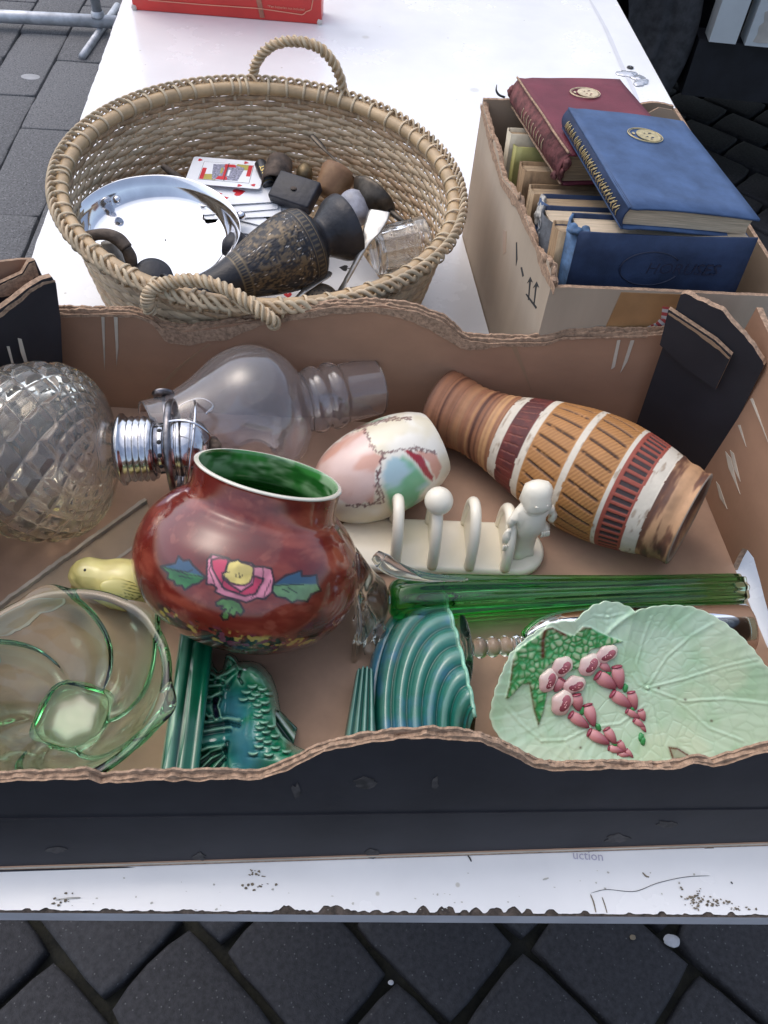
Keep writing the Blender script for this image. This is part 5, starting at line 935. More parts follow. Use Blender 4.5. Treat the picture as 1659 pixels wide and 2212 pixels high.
# engraved brass vase
add('engraved', rough=.38, vcol=True, var=.2, sc_=90, bump=.25, bs=220, metal=.25)
g0_, g1_ = at(380, 658, .078), at(760, 484, .104); GM = frame(g0_, g1_ - g0_, Z); GL = (g1_ - g0_).length; ks = GL / .245
ev = thing('engraved_vase', 'black brass vase engraved with gold foliage lying across the basket', 'vase', tuple((g0_ + g1_) / 2))
def ev_rel(V, z, a):
    s = z / ks; b = sst(.088, .092, s) * sst(.166, .162, s); f = fbm(np.stack([np.cos(a) * 7, np.sin(a) * 7, s * 170], -1), 3, 6); sw = np.sin(a * 9 + 5 * np.sin(s * 130) + 8 * f); lf = (np.abs(sw) < .5) * b * (f > .38)
    band = (np.abs(s - .173) < .0035) | (np.abs(s - .083) < .0035); tick = (fr_(a * 46 / (2 * math.pi)) > .38) & band; ln = (np.abs(s - .1785) < .0008) | (np.abs(s - .1675) < .0008) | (np.abs(s - .088) < .0008) | (np.abs(s - .0775) < .0008); return s, b, f, lf, tick, ln
def ev_col(V, z, a, k):
    s, b, f, lf, tick, ln = ev_rel(V, z, a); c = np.array((.016, .016, .020)) + 0 * V; c = mixc(c, (.03, .03, .036), sst(.4, .7, fbm(V * 60, 3, 2)))
    bgd = b * sst(.42, .56, fbm(np.stack([np.cos(a) * 9, np.sin(a) * 9, s * 230], -1), 3, 11)); c = mixc(c, (.24, .17, .09), bgd * (1 - lf) * .55); c = mixc(c, (.18, .135, .075), tick * 1. * 0 + ln * .8); c = mixc(c, (.14, .11, .065), (((np.abs(s - .173) < .0035) | (np.abs(s - .083) < .0035)) & ~tick) * .7)
    dots = vnoise(np.stack([a * 42, s * 900, 0 * a], -1), 5) > .93; return mixc(c, (.75, .72, .68), dots * b * .9)
evp = [(.006, .018), (.0, .030), (-.001, .0345), (.002, .035), (.008, .028), (.018, .0215), (.035, .019), (.06, .021), (.085, .027), (.12, .0375), (.15, .0435), (.168, .0445), (.18, .0425), (.188, .035), (.193, .0265), (.199, .0235), (.205, .0255), (.214, .0315), (.224, .0375), (.233, .0395), (.2365, .0395)]
lathe('body', np.vstack([spl([(a * ks, b * .92) for a, b in evp], 300), [(.2372 * ks, .0355), (.236 * ks, .034), (.228 * ks, .03), (.226 * ks, .0002)]]), M_['engraved'], ev, GM, 300, col=ev_col, fn=lambda z, r, a: r - .0005 * ev_rel(None, z, a)[3] - .0007 * ev_rel(None, z, a)[5])

# small things
def obj_lathe(name, label, cat, p0, p1, prof, m, segs=40, n=None, **kw):
    t = thing(name, label, cat, tuple(p0)); L = (p1 - p0).length; o = lathe('body', [(a * L, b) for a, b in prof], M_[m], t, frame(p0, p1 - p0, Z), segs, n, **kw); return t, frame(p0, p1 - p0, -FWD), L
add('battery_black', col=(.02, .02, .022), rough=.3, var=.2); add('battery_gold', col=(.55, .42, .12), rough=.3, metal=.3); add('battery_grey', col=(.5, .5, .52), rough=.35, metal=.6)
t_, Mt, L = obj_lathe('battery', 'black cylinder battery with yellow lettering beside the king card', 'battery', at(582, 404, .082), at(562, 352, .094), [(0, .0001), (0, .0068), (.02, .0071), (.98, .0071), (1, .0065), (1, .003), (1.04, .003), (1.04, .0001)], 'battery_black')
lathe('band', [(.002, .0073), (.010, .0073)], M_['battery_grey'], t_, Mt, 32); lathe('foil_band', [(.004, .00735), (.0052, .00735)], M_['battery_gold'], t_, Mt, 32)
text('LAST', .0075, M_['battery_gold'], t_, Mt @ T(.0074, .0005, L * .5) @ RZ(math.pi / 2) @ RX(math.pi / 2) @ RZ(math.pi / 2), .0002)
add('black_iron', col=(.014, .014, .02), rough=.5, var=.4, sc_=80, bump=.3, bs=150); add('iron_tube', col=(.085, .06, .045), rough=.6, var=.5, sc_=70, metal=.4, bump=.3, bs=150); add('brass_old', col=(.16, .115, .06), rough=.45, metal=.6, var=.4, sc_=60); add('wood_knob', col=(.17, .085, .04), rough=.6, var=.6, sc_=45, bump=.4, bs=90, col2=(.27, .15, .07)); add('grey_egg', col=(.33, .33, .37), rough=.4, var=.3, sc_=60)
it = thing('iron_tool', 'black iron block joined to a dark open tube, beside the cards', 'tool', tuple(at(630, 430, .06)))
pcen = at(638, 416, .092); pn = (tilt_axis(638, 416, 110, 38)); box('block', (.052, .036, .016), M_['black_iron'], it, frame(pcen, pn, RIGHT) @ RZ(R(-24)), .002); blob('rivet', tuple(pcen + pn * .008), (.004, .004, .0012), M_['iron_tube'], it, seg=10)
p0, p1 = at(594, 398, .088), at(606, 348, .100); L = (p1 - p0).length; lathe('tube', [(L * .7, .0001), (L * .6, .0135), (.002, .0138), (0, .0150), (.001, .0165), (L * .5, .0168), (L, .0145), (L * 1.02, .0001)], M_['iron_tube'], it, frame(p0, p1 - p0), 40)
obj_lathe('brass_fitting', 'small old brass cylinder with rounded end between iron tool and wooden knob', 'fitting', at(656, 392, .082), at(660, 355, .094), [(0, .0001), (0, .0098), (.5, .0098), (.75, .0088), (.95, .0055), (1, .0045), (1.05, .0001)], 'brass_old', n=None)
obj_lathe('wooden_knob', 'worn brown wooden knob leaning against the basket back', 'knob', at(705, 425, .080), at(738, 362, .104), [(0, .0001), (0, .015), (.15, .0175), (.5, .0195), (.8, .0215), (.95, .019), (1.03, .010), (1.05, .0001)], 'wood_knob', 48)
obj_lathe('grey_bulb', 'grey metal egg-shaped ornament behind the engraved vase foot', 'ornament', at(778, 480, .078), at(752, 416, .096), [(0, .0001), (0, .011), (.2, .0145), (.5, .0178), (.8, .016), (.95, .010), (1.02, .0001)], 'grey_egg', 40)
ld = thing('ladle', 'dark tarnished ladle leaning on the right side of the basket', 'ladle', tuple(at(800, 430, .09)))
add('tarnish', col=(.085, .07, .055), rough=.4, metal=.7, var=.5, sc_=60)
tube('handle', [tuple(at(x, y, z)) for x, y, z in ((673, 292, .120), (690, 310, .117), (706, 328, .114), (738, 356, .108), (772, 386, .102), (790, 402, .1))], [.0035, .0042, .002, .0018, .0025, .003], M_['tarnish'], ld, n=30, flat=.5)
lp0, lp1 = at(772, 384, .104), at(846, 462, .086); lc0 = (lp0 + lp1) / 2; LX = (lp1 - lp0).normalized(); ln_ = tilt_axis(808, 424, 225, 62); LB = frame(lc0, ln_, LX); Lh = (lp1 - lp0).length / 2
uu, vv = np.meshgrid(np.linspace(0, 1, 14), np.arange(40) * 2 * math.pi / 40, indexing='ij'); Vl = np.stack([uu * Lh * np.cos(vv), uu * Lh * .8 * np.sin(vv), .022 * (1 - uu ** 2)], -1); mk('bowl', np.vstack([Vl, Vl[::-1] * [.96, .96, 1] - [0, 0, .0016]]), gfaces(28, 40, True), M_['tarnish'], ld, LB)
tube('spout', [tuple(at(842, 455, .088)), tuple(at(862, 472, .086)), tuple(at(875, 480, .084))], [.004, .003, .002], M_['tarnish'], ld, n=8)
def flatware(name, label, pts, ws, th=.0012):
    t = thing(name, label, 'cutlery', tuple(at(pts[len(pts) // 2][0], pts[len(pts) // 2][1], .03))); P = spl([tuple(at(*p)) for p in pts], 60); W_ = np.interp(np.linspace(0, 1, 60), np.linspace(0, 1, len(ws)), ws); tg = np.gradient(P, axis=0); tg /= np.linalg.norm(tg, axis=1)[:, None]
    sd_ = np.cross(tg, np.array([0, .3, 1.])); sd_ /= np.linalg.norm(sd_, axis=1)[:, None]; up_ = np.cross(sd_, tg); V = []
    for a, hgt_ in ((-1, 0), (-.8, .7), (0, 1), (.8, .7), (1, 0), (.8, -.7), (-.8, -.7)): V.append(P + sd_ * W_[:, None] * a + up_ * th * hgt_ * (1 + .8 * (W_[:, None] < .004)))
    V = np.stack(V, 1); F = gfaces(60, 7, True).tolist() + [list(range(7)), [59 * 7 + i for i in range(7)][::-1]]; mk('handle', V, F, M_['old_silver'], t); return t
t_ = flatware('table_fork', 'old silver fork with flared fiddle handle propped across the vase foot', [(821, 456, .112), (812, 480, .108), (799, 508, .103), (780, 545, .092), (762, 580, .078), (744, 612, .064), (735, 632, .055)], [.0118, .0125, .0115, .0100, .0045, .0038, .0035, .0036, .004, .0055, .008])
for q in (-1, 0, 1): tube('tine', [tuple(at(735 + q * 4, 632, .055)), tuple(at(728 + q * 5, 646, .046)), tuple(at(722 + q * 6, 664, .034))], [.0013, .0012, .0006], M_['old_silver'], t_, n=10)
t_ = flatware('dessert_spoon', 'silver spoon handle with rounded end lying over the perforated ball', [(712, 588, .072), (696, 596, .074), (680, 606, .074), (664, 622, .072), (645, 642, .068), (625, 662, .062), (610, 678, .055)], [.004, .0085, .0098, .0092, .0068, .004, .0034, .003, .003, .003])
blob('bowl', tuple(at(596, 694, .05)), (.014, .02, .005), M_['old_silver'], t_, seg=14)
sb = thing('tea_infuser', 'brown perforated metal ball near the basket front', 'infuser', tuple(at(690, 650, .03))); add('infuser_metal', col=(.12, .095, .07), rough=.5, metal=.5, var=.4, sc_=60)
ib = blob('shell', tuple(at(690, 648, .056)), (.0215, .0195, .017), M_['infuser_metal'], sb, seg=28); bi_ = bvh_of(ib)
for i in range(5):
    for j in range(7):
        l_, n_ = hit(bi_, 662 + j * 9 + (i % 2) * 4, 628 + i * 8)
        if l_ is not None: lathe('hole', [(0, .0011), (.0004, .0009), (.00045, .0001)], M_['ink'], ib, frame(l_, n_), 8)
sp_ = tag(blob('rusty_scrap', (0, 0, 0), (.018, .007, .004), M_['rust'], None, T(*at(775, 634, .03)) @ RZ(.3), nz=1, f=90), 'flat rusty metal scrap between the perforated ball and basket wall', 'scrap')
hk = thing('iron_clamp', 'rusty curved iron clamp with grey stub standing on the silver dish', 'clamp', tuple(at(235, 570, .09)))
add('iron_rust', col=(.105, .08, .062), rough=.7, var=.4, sc_=80, bump=.5, bs=200, metal=.2); add('grey_stub', col=(.27, .25, .22), rough=.6, var=.4, sc_=90, bump=.3, bs=200)
hp = lambda x, y, z: tuple(at(86.4 + .3125 * x, 302.4 + .3125 * y, z))
tube('jaw', [hp(370, 800, .098), hp(320, 740, .112), hp(330, 680, .122), hp(390, 655, .126), hp(470, 655, .126), hp(545, 690, .122), hp(600, 750, .116)], [.006, .0075, .0065, .0055, .006, .007, .0065], M_['iron_rust'], hk, n=40, seg=12)
tube('limb', [hp(590, 740, .117), hp(625, 810, .106), hp(640, 900, .092)], [.0055, .0065, .0055], M_['iron_rust'], hk, n=14, seg=12)
tube('stub', [hp(470, 700, .112), hp(490, 790, .100), hp(520, 900, .086), hp(530, 960, .08)], [.007, .0115, .013, .012], M_['grey_stub'], hk, n=20, seg=16)
M_['tumbler'] = glass('tumbler', (.97, .98, .98), .02, 1.47, tr=.96)
mg = thing('glass_mug', 'small dimpled glass mug lying on its side in the basket', 'mug', tuple(at(860, 560, .03))); m0, m1 = at(806, 545, .062), at(920, 522, .068); ML = (m1 - m0).length; MM = frame(m0, m1 - m0, Z)
mo = lin([(0, 0), (0, .024), (.003, .026), (ML * .9, .0285), (ML, .0285)], 90); mi_ = lin([(ML, .0265), (ML * .5, .024), (.010, .0225), (.009, 0)], 40)
lathe('body', np.vstack([mo, mi_]), M_['tumbler'], mg, MM, 144, fn=lambda z, r, a: np.where(np.arange(len(z))[:, None] < 88, r - .0028 * (np.abs(np.sin(a * 6)) ** .5) * (np.abs(np.sin(z / ML * math.pi * 3)) ** .5) * sst(.004, .010, z) * sst(ML * .80, ML * .72, z), r))
tube('handle', [tuple(at(x, y, z)) for x, y, z in ((838, 585, .04), (852, 598, .036), (868, 606, .034), (885, 600, .036), (893, 588, .04))], .0045, M_['tumbler'], mg, n=24, seg=10)
obj_lathe('dark_stopper', 'black round stopper wedged between dish and engraved vase', 'stopper', at(512, 520, .066), at(500, 545, .07), [(0, .0001), (0, .012), (.5, .014), (1, .011), (1.02, .0001)], 'black_iron')
tube_t = thing('iron_spike', 'thin dark iron spike end behind the silver dish rim', 'spike', tuple(at(360, 365, .08))); tube('shaft', [tuple(at(350, 357, .095)), tuple(at(372, 374, .088)), tuple(at(395, 392, .08))], [.003, .0045, .005], M_['iron_rust'], tube_t, n=10)
obj_lathe('black_cap', 'black round cap behind the front handle of the basket', 'cap', at(330, 618, .075), at(332, 590, .098), [(0, .0001), (0, .020), (.6, .021), (.9, .019), (1, .013), (1.02, .0001)], 'black_iron', 40)
# ================================================================== box of books
UB = Vector((math.cos(R(6.5)), math.sin(R(6.5)), 0)); VB = Vector((-UB.y, UB.x, 0))
kFL = Vector((.128, .648, 0)); kRL = Vector((.066, .986, 0)); kFR = kFL + UB * .222; kRR = kRL + UB * .222
carton = thing('book_carton', 'torn brown cardboard carton holding old books at the right', 'box', ((kFL + kRR) / 2)[:])
add('carton_out', col=(.43, .345, .26), rough=.85, var=.12, sc_=9, bump=.12, bs=70, stretch=(1, 1, .3)); add('carton_in', col=(.34, .25, .175), rough=.85, var=.12, sc_=9, bump=.1, bs=70)
cm = [M_['carton_out'], M_['carton_in'], M_['torn_card']]
Ul_ = (kFL - kRL).normalized(); Ll = (kFL - kRL).length
lpx = [(1036, 213), (1042, 212), (1047, 240), (1060, 285), (1068, 300), (1075, 330), (1085, 380), (1110, 412), (1120, 420), (1128, 460), (1140, 472), (1150, 500), (1153, 530), (1178, 555), (1192, 568), (1190, 595), (1206, 622)]
q = np.array(sorted(px2plane(lpx, kRL, Ul_, Z))); xs = np.linspace(0, Ll, 170); zs = np.interp(xs, q[:, 0], q[:, 1]) + n1(xs, 110, 51) * .006 + n1(xs, 30, 52) * .004
cw = sheet('left_wall', [(0, 0), (Ll, 0)] + list(zip(xs[::-1], zs[::-1])), kRL, Ul_, Z, .004, cm, carton); Nlw = Ul_.cross(Z).normalized()
zs2 = zs - .002 + n1(xs, 90, 61) * .006; sheet('inner_ply', [(0, .002), (Ll, .002)] + list(zip(xs[::-1], zs2[::-1])), kRL - Nlw * .0045, Ul_, Z, .0015, [M_['torn_card'], M_['carton_in'], M_['torn_card']], cw)
fringe('peeled_edge', [(1040, 222), (1060, 290), (1085, 385), (1118, 425), (1150, 503), (1178, 560), (1200, 622)], [.004, .010, .006, .010, .005, .011, .006], kRL, Ul_, Z, Nlw, cw, .0008, 71)
for p in ([(1136, 636), (1138, 634), (1160, 663), (1158, 667)], [(1141, 648), (1143, 648), (1147, 606), (1144, 606)], [(1139, 612), (1146, 598), (1151, 610), (1145, 606)], [(1153, 656), (1155, 657), (1160, 617), (1157, 617)], [(1152, 622), (1160, 608), (1165, 621), (1158, 617)], [(1115, 524), (1117, 523), (1118, 560), (1115, 574)], [(1125, 578), (1128, 577), (1132, 595), (1129, 598)]): tear(p, kRL, Ul_, Z, Nlw, cw, 'printed_arrow', 'ink', .0004)
tear([(1087, 496), (1094, 500), (1093, 545), (1087, 550)], kRL, Ul_, Z, Nlw, cw, 'stain', 'tape', .0003)
for x, y in ((1196, 585), (1190, 570), (1178, 556), (1122, 424), (1064, 300)): blob('paper_curl', tuple(at_plane(x, y, kRL, Nlw)), (.0018, .004, .004), M_['torn_card'], cw, nz=1.5, f=160, seg=12, s=x)
Lf = .222; xs = np.linspace(0, Lf, 120); q = np.array(sorted(px2plane([(1195, 622), (1230, 621), (1400, 628), (1500, 633), (1659, 640), (1760, 645)], kFL, UB, Z))); zs = np.interp(xs, q[:, 0], q[:, 1]) + n1(xs, 80, 55) * .0012
cf = sheet('front_wall', [(0, 0), (Lf, 0)] + list(zip(xs[::-1], zs[::-1])), kFL, UB, Z, .004, cm, carton); Ncf = UB.cross(Z).normalized()
tear([(1342, 631), (1485, 636), (1470, 690), (1425, 735), (1295, 735)], kFL, UB, Z, Ncf, cf, 'packing_tape', 'tape', .0006)
add('tape_white', col=(.62, .6, .6), rough=.4); add('tape_red', col=(.5, .09, .09), rough=.4)
tp = [(1440, 662), (1436, 690), (1422, 704), (1400, 714), (1370, 720), (1330, 722)]
for i in range(20):
    t = i / 20; P = lin(tp, 60); a, b = P[int(t * 59)], P[min(59, int((t + .05) * 59))]; d = (b - a) / (np.linalg.norm(b - a) + 1e-6); nn = np.array([-d[1], d[0]]) * (9 if t < .5 else 5)
    tear([tuple(a + nn), tuple(b + nn), tuple(b - nn), tuple(a - nn)], kFL, UB, Z, Ncf, cf, 'striped_tape', 'tape_white' if i % 2 else 'tape_red', .0009)
xs = np.linspace(0, Lf, 120); zs = .180 + n1(xs, 70, 56) * .004 + .006 * np.exp(-((xs - .2) / .02) ** 2)
sheet('back_wall', [(0, 0), (Lf, 0)] + list(zip(xs[::-1], zs[::-1])), kRL, UB, Z, .004, [M_['carton_in'], M_['carton_out'], M_['torn_card']], carton)
sheet('right_wall', [(0, 0), (Ll, 0), (Ll, .176), (0, .18)], kRR, Ul_, Z, .004, [M_['carton_in'], M_['carton_out'], M_['torn_card']], carton)
sheet('floor', [(v.x, v.y) for v in (kFL, kFR, kRR, kRL)], (0, 0, .005), (1, 0, 0), (0, 1, 0), .003, [M_['carton_in']] * 3, carton)
pf = at(1425, 262, .186); sheet('torn_flap', [(-.018, -.02), (.022, -.02), (.026, .0), (.012, .012), (-.004, .014), (-.014, .008)], pf, UB, (Z + VB * .3), .003, [M_['carton_in'], M_['carton_out'], M_['torn_card']], carton)

# ------------------------------------------------------------------ books
add('paper', col=(.56, .45, .32), rough=.9, var=.28, sc_=30, bump=.5, bs=60, stretch=(1, 1, 60)); add('paper_dark', col=(.40, .29, .18), rough=.9, var=.35, sc_=30, bump=.6, bs=60, stretch=(1, 1, 50))
add('blue_cloth', col=(.055, .098, .20), rough=.66, var=.22, sc_=30, bump=.15, bs=900, spec=.3); add('navy_cloth', col=(.022, .038, .085), rough=.68, var=.3, sc_=25, bump=.15, bs=800, spec=.3); add('blue_worn', col=(.06, .12, .22), rough=.7, var=.4, sc_=90)
add('red_cloth', col=(.15, .03, .045), rough=.6, var=.2, sc_=18, bump=.2, bs=700, spec=.3); add('red_worn', col=(.14, .045, .045), rough=.8, var=.5, sc_=110, bump=.5, bs=220); add('gold', col=(.52, .42, .22), rough=.42, metal=.45, var=.25, sc_=200); add('gold_pale', col=(.62, .50, .32), rough=.45, metal=.3, var=.2, sc_=200)
add('grey_cloth', col=(.06, .065, .075), rough=.75, var=.4, sc_=90, bump=.2, bs=400); add('silver_ink', col=(.3, .3, .3), rough=.5); add('cream_book', col=(.5, .44, .33), rough=.7, var=.2); add('lime_book', col=(.36, .34, .12), rough=.6, var=.2); add('brown_book', col=(.25, .16, .085), rough=.8, var=.35, sc_=30, stretch=(1, 1, 30), bump=.4, bs=80)
def book(name, label, O, x, y, w_, h_, t_, cov, spine=None, paper='paper', bow=.0, sp_curve=.004, group='old books in the carton'):
    """O = spine / tail corner on the front face, x towards the fore-edge, y towards the head, front cover outward along x cross y"""
    x = Vector(x).normalized(); y = Vector(y); y = (y - x * y.dot(x)).normalized(); n_ = x.cross(y); Mb = Matrix(((x.x, y.x, n_.x, O[0]), (x.y, y.y, n_.y, O[1]), (x.z, y.z, n_.z, O[2]), (0, 0, 0, 1)))
    b = tag(link(name, None, None, Mb), label, 'book', group); spine = spine or cov
    def board(nm, z0):
        nx, ny = 16, 10; gx, gy = np.meshgrid(np.linspace(.002, w_, nx), np.linspace(0, h_, ny), indexing='ij'); e = .0022
        zt = z0 + bow * np.sin(gx / w_ * math.pi) * (1 if z0 > -t_ / 2 else .6) + .0012 * (fbm(np.stack([gx * 25, gy * 25, 0 * gx + z0 * 90], -1), 2, 3) - .5) - .0008 * sst(.006, .003, np.abs(gx - .008)); Vt = np.stack([gx, gy, zt], -1); Vb_ = np.stack([gx, gy, zt - e], -1)
        N_ = nx * ny; F = gfaces(nx, ny).tolist() + (gfaces(nx, ny)[:, ::-1] + N_).tolist(); per = [i * ny for i in range(nx)] + [(nx - 1) * ny + j for j in range(1, ny)] + [i * ny + ny - 1 for i in range(nx - 2, -1, -1)] + [j for j in range(ny - 2, 0, -1)]
        F += [[per[i], N_ + per[i], N_ + per[(i + 1) % len(per)], per[(i + 1) % len(per)]] for i in range(len(per))]; o = mk(nm, np.vstack([Vt.reshape(-1, 3), Vb_.reshape(-1, 3)]), F, M_[cov], b, Mb); return orient(o)
    fb_ = board('front_board', 0); board('back_board', -t_ + .0022)
    a = np.linspace(0, 1, 14); prof = [(-sp_curve * math.sin(t * math.pi) + .003, -t_ * t) for t in a]; Vv = np.array([(p, yy, q) for yy in (0, h_) for p, q in prof] + [(p + .002, yy, q) for yy in (0, h_) for p, q in prof]); nn = 14
    F = [[i, i + 1, nn + i + 1, nn + i] for i in range(nn - 1)] + [[2 * nn + i, 3 * nn + i, 3 * nn + i + 1, 2 * nn + i + 1] for i in range(nn - 1)] + [[i, 2 * nn + i, 2 * nn + i + 1, i + 1] for i in range(nn - 1)] + [[nn + i, nn + i + 1, 3 * nn + i + 1, 3 * nn + i] for i in range(nn - 1)]; so_ = orient(mk('spine', Vv, F, M_[spine], b, Mb))
    e = .0034; n2 = 24; pz = np.linspace(-e, -t_ + e, 12); ring = []
    yy = np.linspace(.003, h_ - .0035, 2); V = []
    for z_ in pz:
        tt = (z_ + t_ / 2) / (t_ / 2); cv = .004 * tt ** 2; zb_ = bow * .9 * (1 - (pz[0] - z_) / (pz[0] - pz[-1] + 1e-9) * .4)
        for gx in np.linspace(.003, w_ - .004 - .002 + cv, n2): V.append((gx, z_ + zb_ * math.sin(gx / w_ * math.pi)))
    V = np.array(V).reshape(12, n2, 2); P3 = np.stack([np.stack([V[..., 0], 0 * V[..., 0] + y_, V[..., 1]], -1) for y_ in yy]); I = np.arange(2 * 12 * n2).reshape(2, 12, n2); F = []
    for k_ in (0, 1): F += np.stack([I[k_, :-1, :-1], I[k_, :-1, 1:], I[k_, 1:, 1:], I[k_, 1:, :-1]], -1).reshape(-1, 4).tolist()
    for ln_ in (I[:, 0, :], I[:, -1, :], I[:, :, 0], I[:, :, -1]): F += [[ln_[0, i], ln_[0, i + 1], ln_[1, i + 1], ln_[1, i]] for i in range(ln_.shape[1] - 1)]
    orient(mk('page_block', P3, F, M_[paper], b, Mb, smooth=False)); return b, Mb, fb_, so_
# blue book lying on top
Dq = Vector((.1816, .6819, .2404)); Cq = Dq + Vector((.9721, .2062, -.1116)) * .130; Aq = Dq + Vector((-.2109, .977, -.0321)) * .190
bB, MB_, fB, sB = book('old_book', 'bright blue cloth book with gold oval emblem, topmost in the carton', Dq, Cq - Dq, Aq - Dq, (Cq - Dq).length, (Aq - Dq).length, .021, 'blue_cloth', 'navy_cloth', bow=.0015)
def emblem(Mo, par, cx, cy, s, ground='gold'):
    oval = lambda a, b, n=40: [(a * math.cos(t), b * math.sin(t)) for t in np.linspace(0, 2 * math.pi, n, endpoint=False)]
    Me = Mo @ T(cx, cy, .0022); tube('emblem_ring', [(s * 1.25 * math.cos(t), s * math.sin(t), .0003) for t in np.linspace(0, 2 * math.pi, 60, endpoint=False)], .0005, M_[ground], par, Me, seg=5, closed=True)
    tube('emblem_ring', [(s * 1.13 * math.cos(t), s * .9 * math.sin(t), .0003) for t in np.linspace(0, 2 * math.pi, 60, endpoint=False)], .0003, M_[ground], par, Me, seg=5, closed=True)
    face_ = [(s * (.22 + .85 * math.cos(t)), s * .82 * math.sin(t)) for t in np.linspace(0, 2 * math.pi, 40, endpoint=False)]; sheet_M('emblem_disc', face_, M_[ground], par, Me, .0005)
    for p in ([(-.05, -.25), (.12, -.32), (.1, -.18)], [(.3, -.3), (.5, -.38), (.52, -.2), (.4, -.22)], [(.15, -.6), (.35, -.55), (.3, -.45)], [(.3, .2), (.55, .3), (.5, .38), (.3, .3)], [(-.1, .15), (.08, .22), (.05, .3)]): sheet_M('emblem_cut', [(a * s, b * s) for a, b in p], M_['navy_cloth' if ground == 'gold' else 'red_worn'], par, Me @ T(0, 0, .0006), .0002)
    sheet_M('emblem_leaf', [(s * a, s * b) for a, b in ((-.98, .1), (-.82, .3), (-.7, .12), (-.84, -.06))], M_[ground], par, Me, .0004)
wB, hB = (Cq - Dq).length, (Aq - Dq).length
emblem(MB_, fB, wB * .52, hB * .74, .0145)
for i in range(26):   # gilt leaf ornament on the spine
    y_ = hB * (.06 + .88 * i / 26) + random.uniform(-.002, .002); s_ = .0018 + .0018 * (i < 13) + random.uniform(0, .0014); tube('gilt_ornament', [(-.0008, y_, -.005), (-.0018, y_ + s_ * .8, -.0085), (-.0016, y_ + s_ * 2.2, -.013)], [.0003, .0009, .0004], M_['gold'], sB, MB_, n=8, seg=5)
    tube('gilt_ornament', [(-.0006, y_ + .002, -.0155), (-.0018, y_ + .0012, -.011), (-.0014, y_ - .001, -.007)], [.0003, .0007, .0003], M_['gold'], sB, MB_, n=6, seg=5)
# red book beneath it
Dr = Vector((.1441, .8161, .2129)); Ar = Dr + Vector((-.2495, .9674, -.0443)) * .180; xr = Vector((.9683, .2486, -.0255))
bR, MR, fR, sR = book('old_book', 'worn maroon cloth book with gold oval emblem and broken spine', Dr, xr, Ar - Dr, .124, (Ar - Dr).length, .033, 'red_cloth', 'red_worn', 'paper_dark', bow=.001, sp_curve=.008)
emblem(MR, fR, .066, (Ar - Dr).length * .76, .0135, 'gold_pale')
hR = (Ar - Dr).length
tube('frayed_joint', [(.001 + .0016 * n1([i * .3], 1, 4)[0], hR * i / 24, .0008) for i in range(25)], .0012, M_['torn_card'], sR, MR, seg=6); tube('frayed_joint', [(.0005 + .003 * n1([i * .4], 1, 7)[0], hR * i / 24, -.031) for i in range(25)], .0012, M_['torn_card'], sR, MR, seg=6)
for i in range(9): tube('gilt_ornament', [(-.0052, hR * (.3 + .05 * i), -.010), (-.0056, hR * (.31 + .05 * i), -.016), (-.0052, hR * (.3 + .05 * i), -.022)], [.0003, .0006, .0003], M_['gold_pale'], sR, MR, n=6, seg=5)
for x_, y_, z_, s_ in ((.0, .004, -.02, .007), (.002, .0, -.01, .006), (-.003, hR, -.014, .006), (.0, hR - .004, -.024, .005), (-.004, .01, -.027, .005)): blob('torn_cloth', (x_, y_, z_), (s_ * .6, s_, s_), M_['red_worn'], sR, MR, nz=1.6, f=190, seg=14, s=int(s_ * 1e4))
tube('loose_thread', [tuple(at(1090, 210, .215)), tuple(at(1078, 205, .218)), tuple(at(1072, 195, .222)), tuple(at(1073, 183, .226))], [.0012, .0012, .0004], M_['ink'], sR, n=16)
# upright books
up0 = Vector((.0, .42, 1)).normalized(); O_ = at(1250, 512, .214)
yS = (Z + VB * .06).normalized(); O_ = O_ + VB * .008
bN, MN, fN, sN = book('old_book', 'navy blue book leaning upright at the carton front, title embossed on cover', O_ - yS * .185, UB, yS, .165, .185, .034, 'navy_cloth', 'blue_worn', bow=.003, sp_curve=.007)
add('emboss', col=(.012, .018, .045), rough=.5)
_l = MN.inverted() @ at_plane(1430, 578, fN.matrix_parent_inverse.inverted().translation * 0 + MN.translation, (MN.to_3x3() @ Vector((0, 0, 1)))); Mt = MN @ T(_l.x, _l.y, .0030); tube('lettering', [(.028 * math.cos(t) - .012, .017 * math.sin(t), -.0002) for t in np.linspace(.6, 5.9, 40)], .0007, M_['emboss'], fN, Mt, seg=5); text('HORUSES', .016, M_['emboss'], fN, Mt @ T(.018, 0, -.0004), .0004, shear=.2)
for x_, y_, s_ in ((0, .184, .006), (.004, .181, .005), (.010, .184, .004)): blob('frayed_cloth', (x_, y_, -.006), (s_, s_ * .7, s_), M_['blue_worn'], sN, MN, nz=1.6, f=190, seg=12, s=int(s_ * 1e4))
yV = (Z + VB * .18).normalized()
Og = at(1203, 500, .203); book('old_book', 'coverless tan book block with ragged spine behind the navy book', Og - yV * .18, UB, yV, .13, .18, .026, 'paper_dark', 'brown_book', 'paper_dark')
Og = at(1190, 484, .196); bG, MG, fG, sG = book('old_book', 'grey cloth book with faint silver spine lettering and thick pale pages', Og - yV * .18, UB, yV, .13, .18, .046, 'navy_cloth', 'grey_cloth', bow=.001, sp_curve=.007)
text('W & CO', .014, M_['silver_ink'], sG, MG @ T(-.0045, .150, -.023) @ RY(-math.pi / 2) @ RZ(math.pi / 2), .0003)
Og = at(1182, 446, .184); bT, MT_, fT, sT = book('old_book', 'dark blue book with white torn spine head below the red book', Og - yV * .17, UB, yV, .13, .17, .034, 'navy_cloth', 'blue_cloth', 'paper_dark', sp_curve=.007)
add('torn_white', col=(.42, .40, .36), rough=.95, var=.5, sc_=140, bump=.7, bs=240)
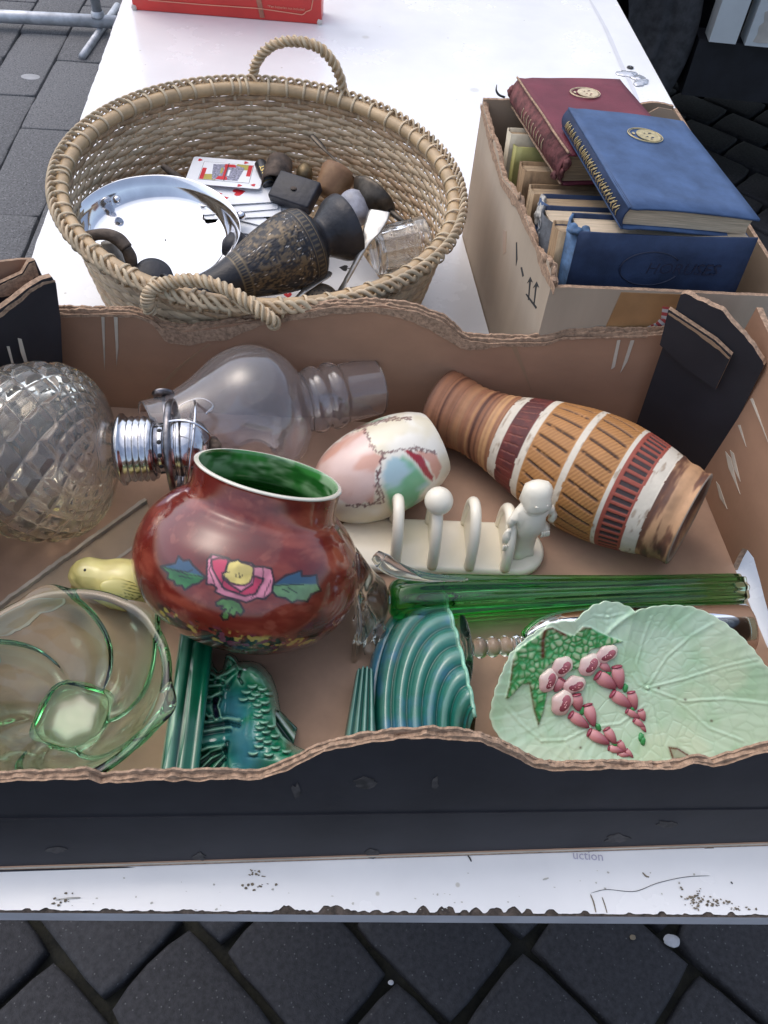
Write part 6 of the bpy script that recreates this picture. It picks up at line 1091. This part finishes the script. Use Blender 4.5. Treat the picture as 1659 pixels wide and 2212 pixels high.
for x_, y_, z_, s_ in ((-.002, .160, -.012, .010), (-.003, .150, -.018, .009), (.0, .165, -.022, .009)): blob('torn_lining', (x_, y_, z_), (.0035, s_, s_ * .8), M_['torn_white'], sT, MT_, nz=1.4, f=150, seg=14, s=int(z_ * 1e4))
for px_, py_, z_, t_, cv, sp, lab in ((1150, 420, .172, .030, 'brown_book', 'paper_dark', 'upright brown book with frayed page edges next to the torn carton wall'), (1130, 370, .172, .032, 'brown_book', 'brown_book', 'upright tan book with split spine, middle of the back row'), (1112, 318, .168, .018, 'lime_book', 'lime_book', 'thin yellow-green upright book in the back row'), (1100, 290, .176, .024, 'cream_book', 'cream_book', 'cream upright book at the far back of the carton')):
    Og = at(px_, py_, z_); book('old_book', lab, Og - yV * .16, UB, yV, .12, .16, t_, cv, sp, 'paper_dark', sp_curve=.003)

# ================================================================== red boxed game at the far end
add('red_print', col=(.60, .045, .035), rough=.35, var=.08, sc_=12); add('red_gold', col=(.68, .30, .20), rough=.4); add('tape_old', col=(.34, .13, .08), rough=.25, var=.3, sc_=40); add('worn_white', col=(.55, .5, .46), rough=.9)
r0, r1 = at(287, 22, 0), at(694, 54, 0); ur = (r1 - r0); wR = ur.length; ur.normalize(); vr = Vector((-ur.y, ur.x, 0)); RMx = frame(r0 + ur * wR / 2 + Z * .13 + vr * .028, Z, ur)
rb_ = thing('red_box', 'red printed cardboard box with gold border standing at the far end of the table', 'box', tuple(r0 + ur * wR / 2))
box('carton', (wR, .055, .26), M_['red_print'], rb_, RMx, .0025)
Mf = frame(r0 - vr * .0003, -vr, ur); 
if (Mf.to_3x3() @ Vector((0, 1, 0))).z < 0: Mf = frame(r0 - vr * .0003, -vr, ur)
def fpt(pts): return [tuple(p) for p in px2plane(pts, r0, ur, Z)]
Mface = Matrix(((ur.x, 0, -vr.x, r0.x - vr.x * .0004), (ur.y, 0, -vr.y, r0.y - vr.y * .0004), (0, 1, 0, 0), (0, 0, 0, 1)))
bl = fpt([(320, 0), (440, 10), (560, 18), (655, 32), (662, 24), (672, 22), (676, 0)])
P = lin(bl, 60); tube('gold_border', [(a, b, 0) for a, b in P], .0009, M_['red_gold'], rb_, Mface, seg=5)
tp_ = fpt([(553, -2), (564, -2), (572, 38), (562, 38)]); sheet_M('sticky_tape', tp_, M_['tape_old'], rb_, Mface, .0004)
t0 = fpt([(618, 17)])[0]; text('*Pen batteries not included', .0058, M_['red_gold'], rb_, Mface @ T(t0[0], t0[1], 0) @ RZ(R(-1)), .0002)
for x, y in ((690, 50), (289, 18)): q = fpt([(x, y)])[0]; blob('worn_corner', (q[0], q[1], -.001), (.004, .006, .003), M_['worn_white'], rb_, Mface, nz=1.2, f=200, seg=10)
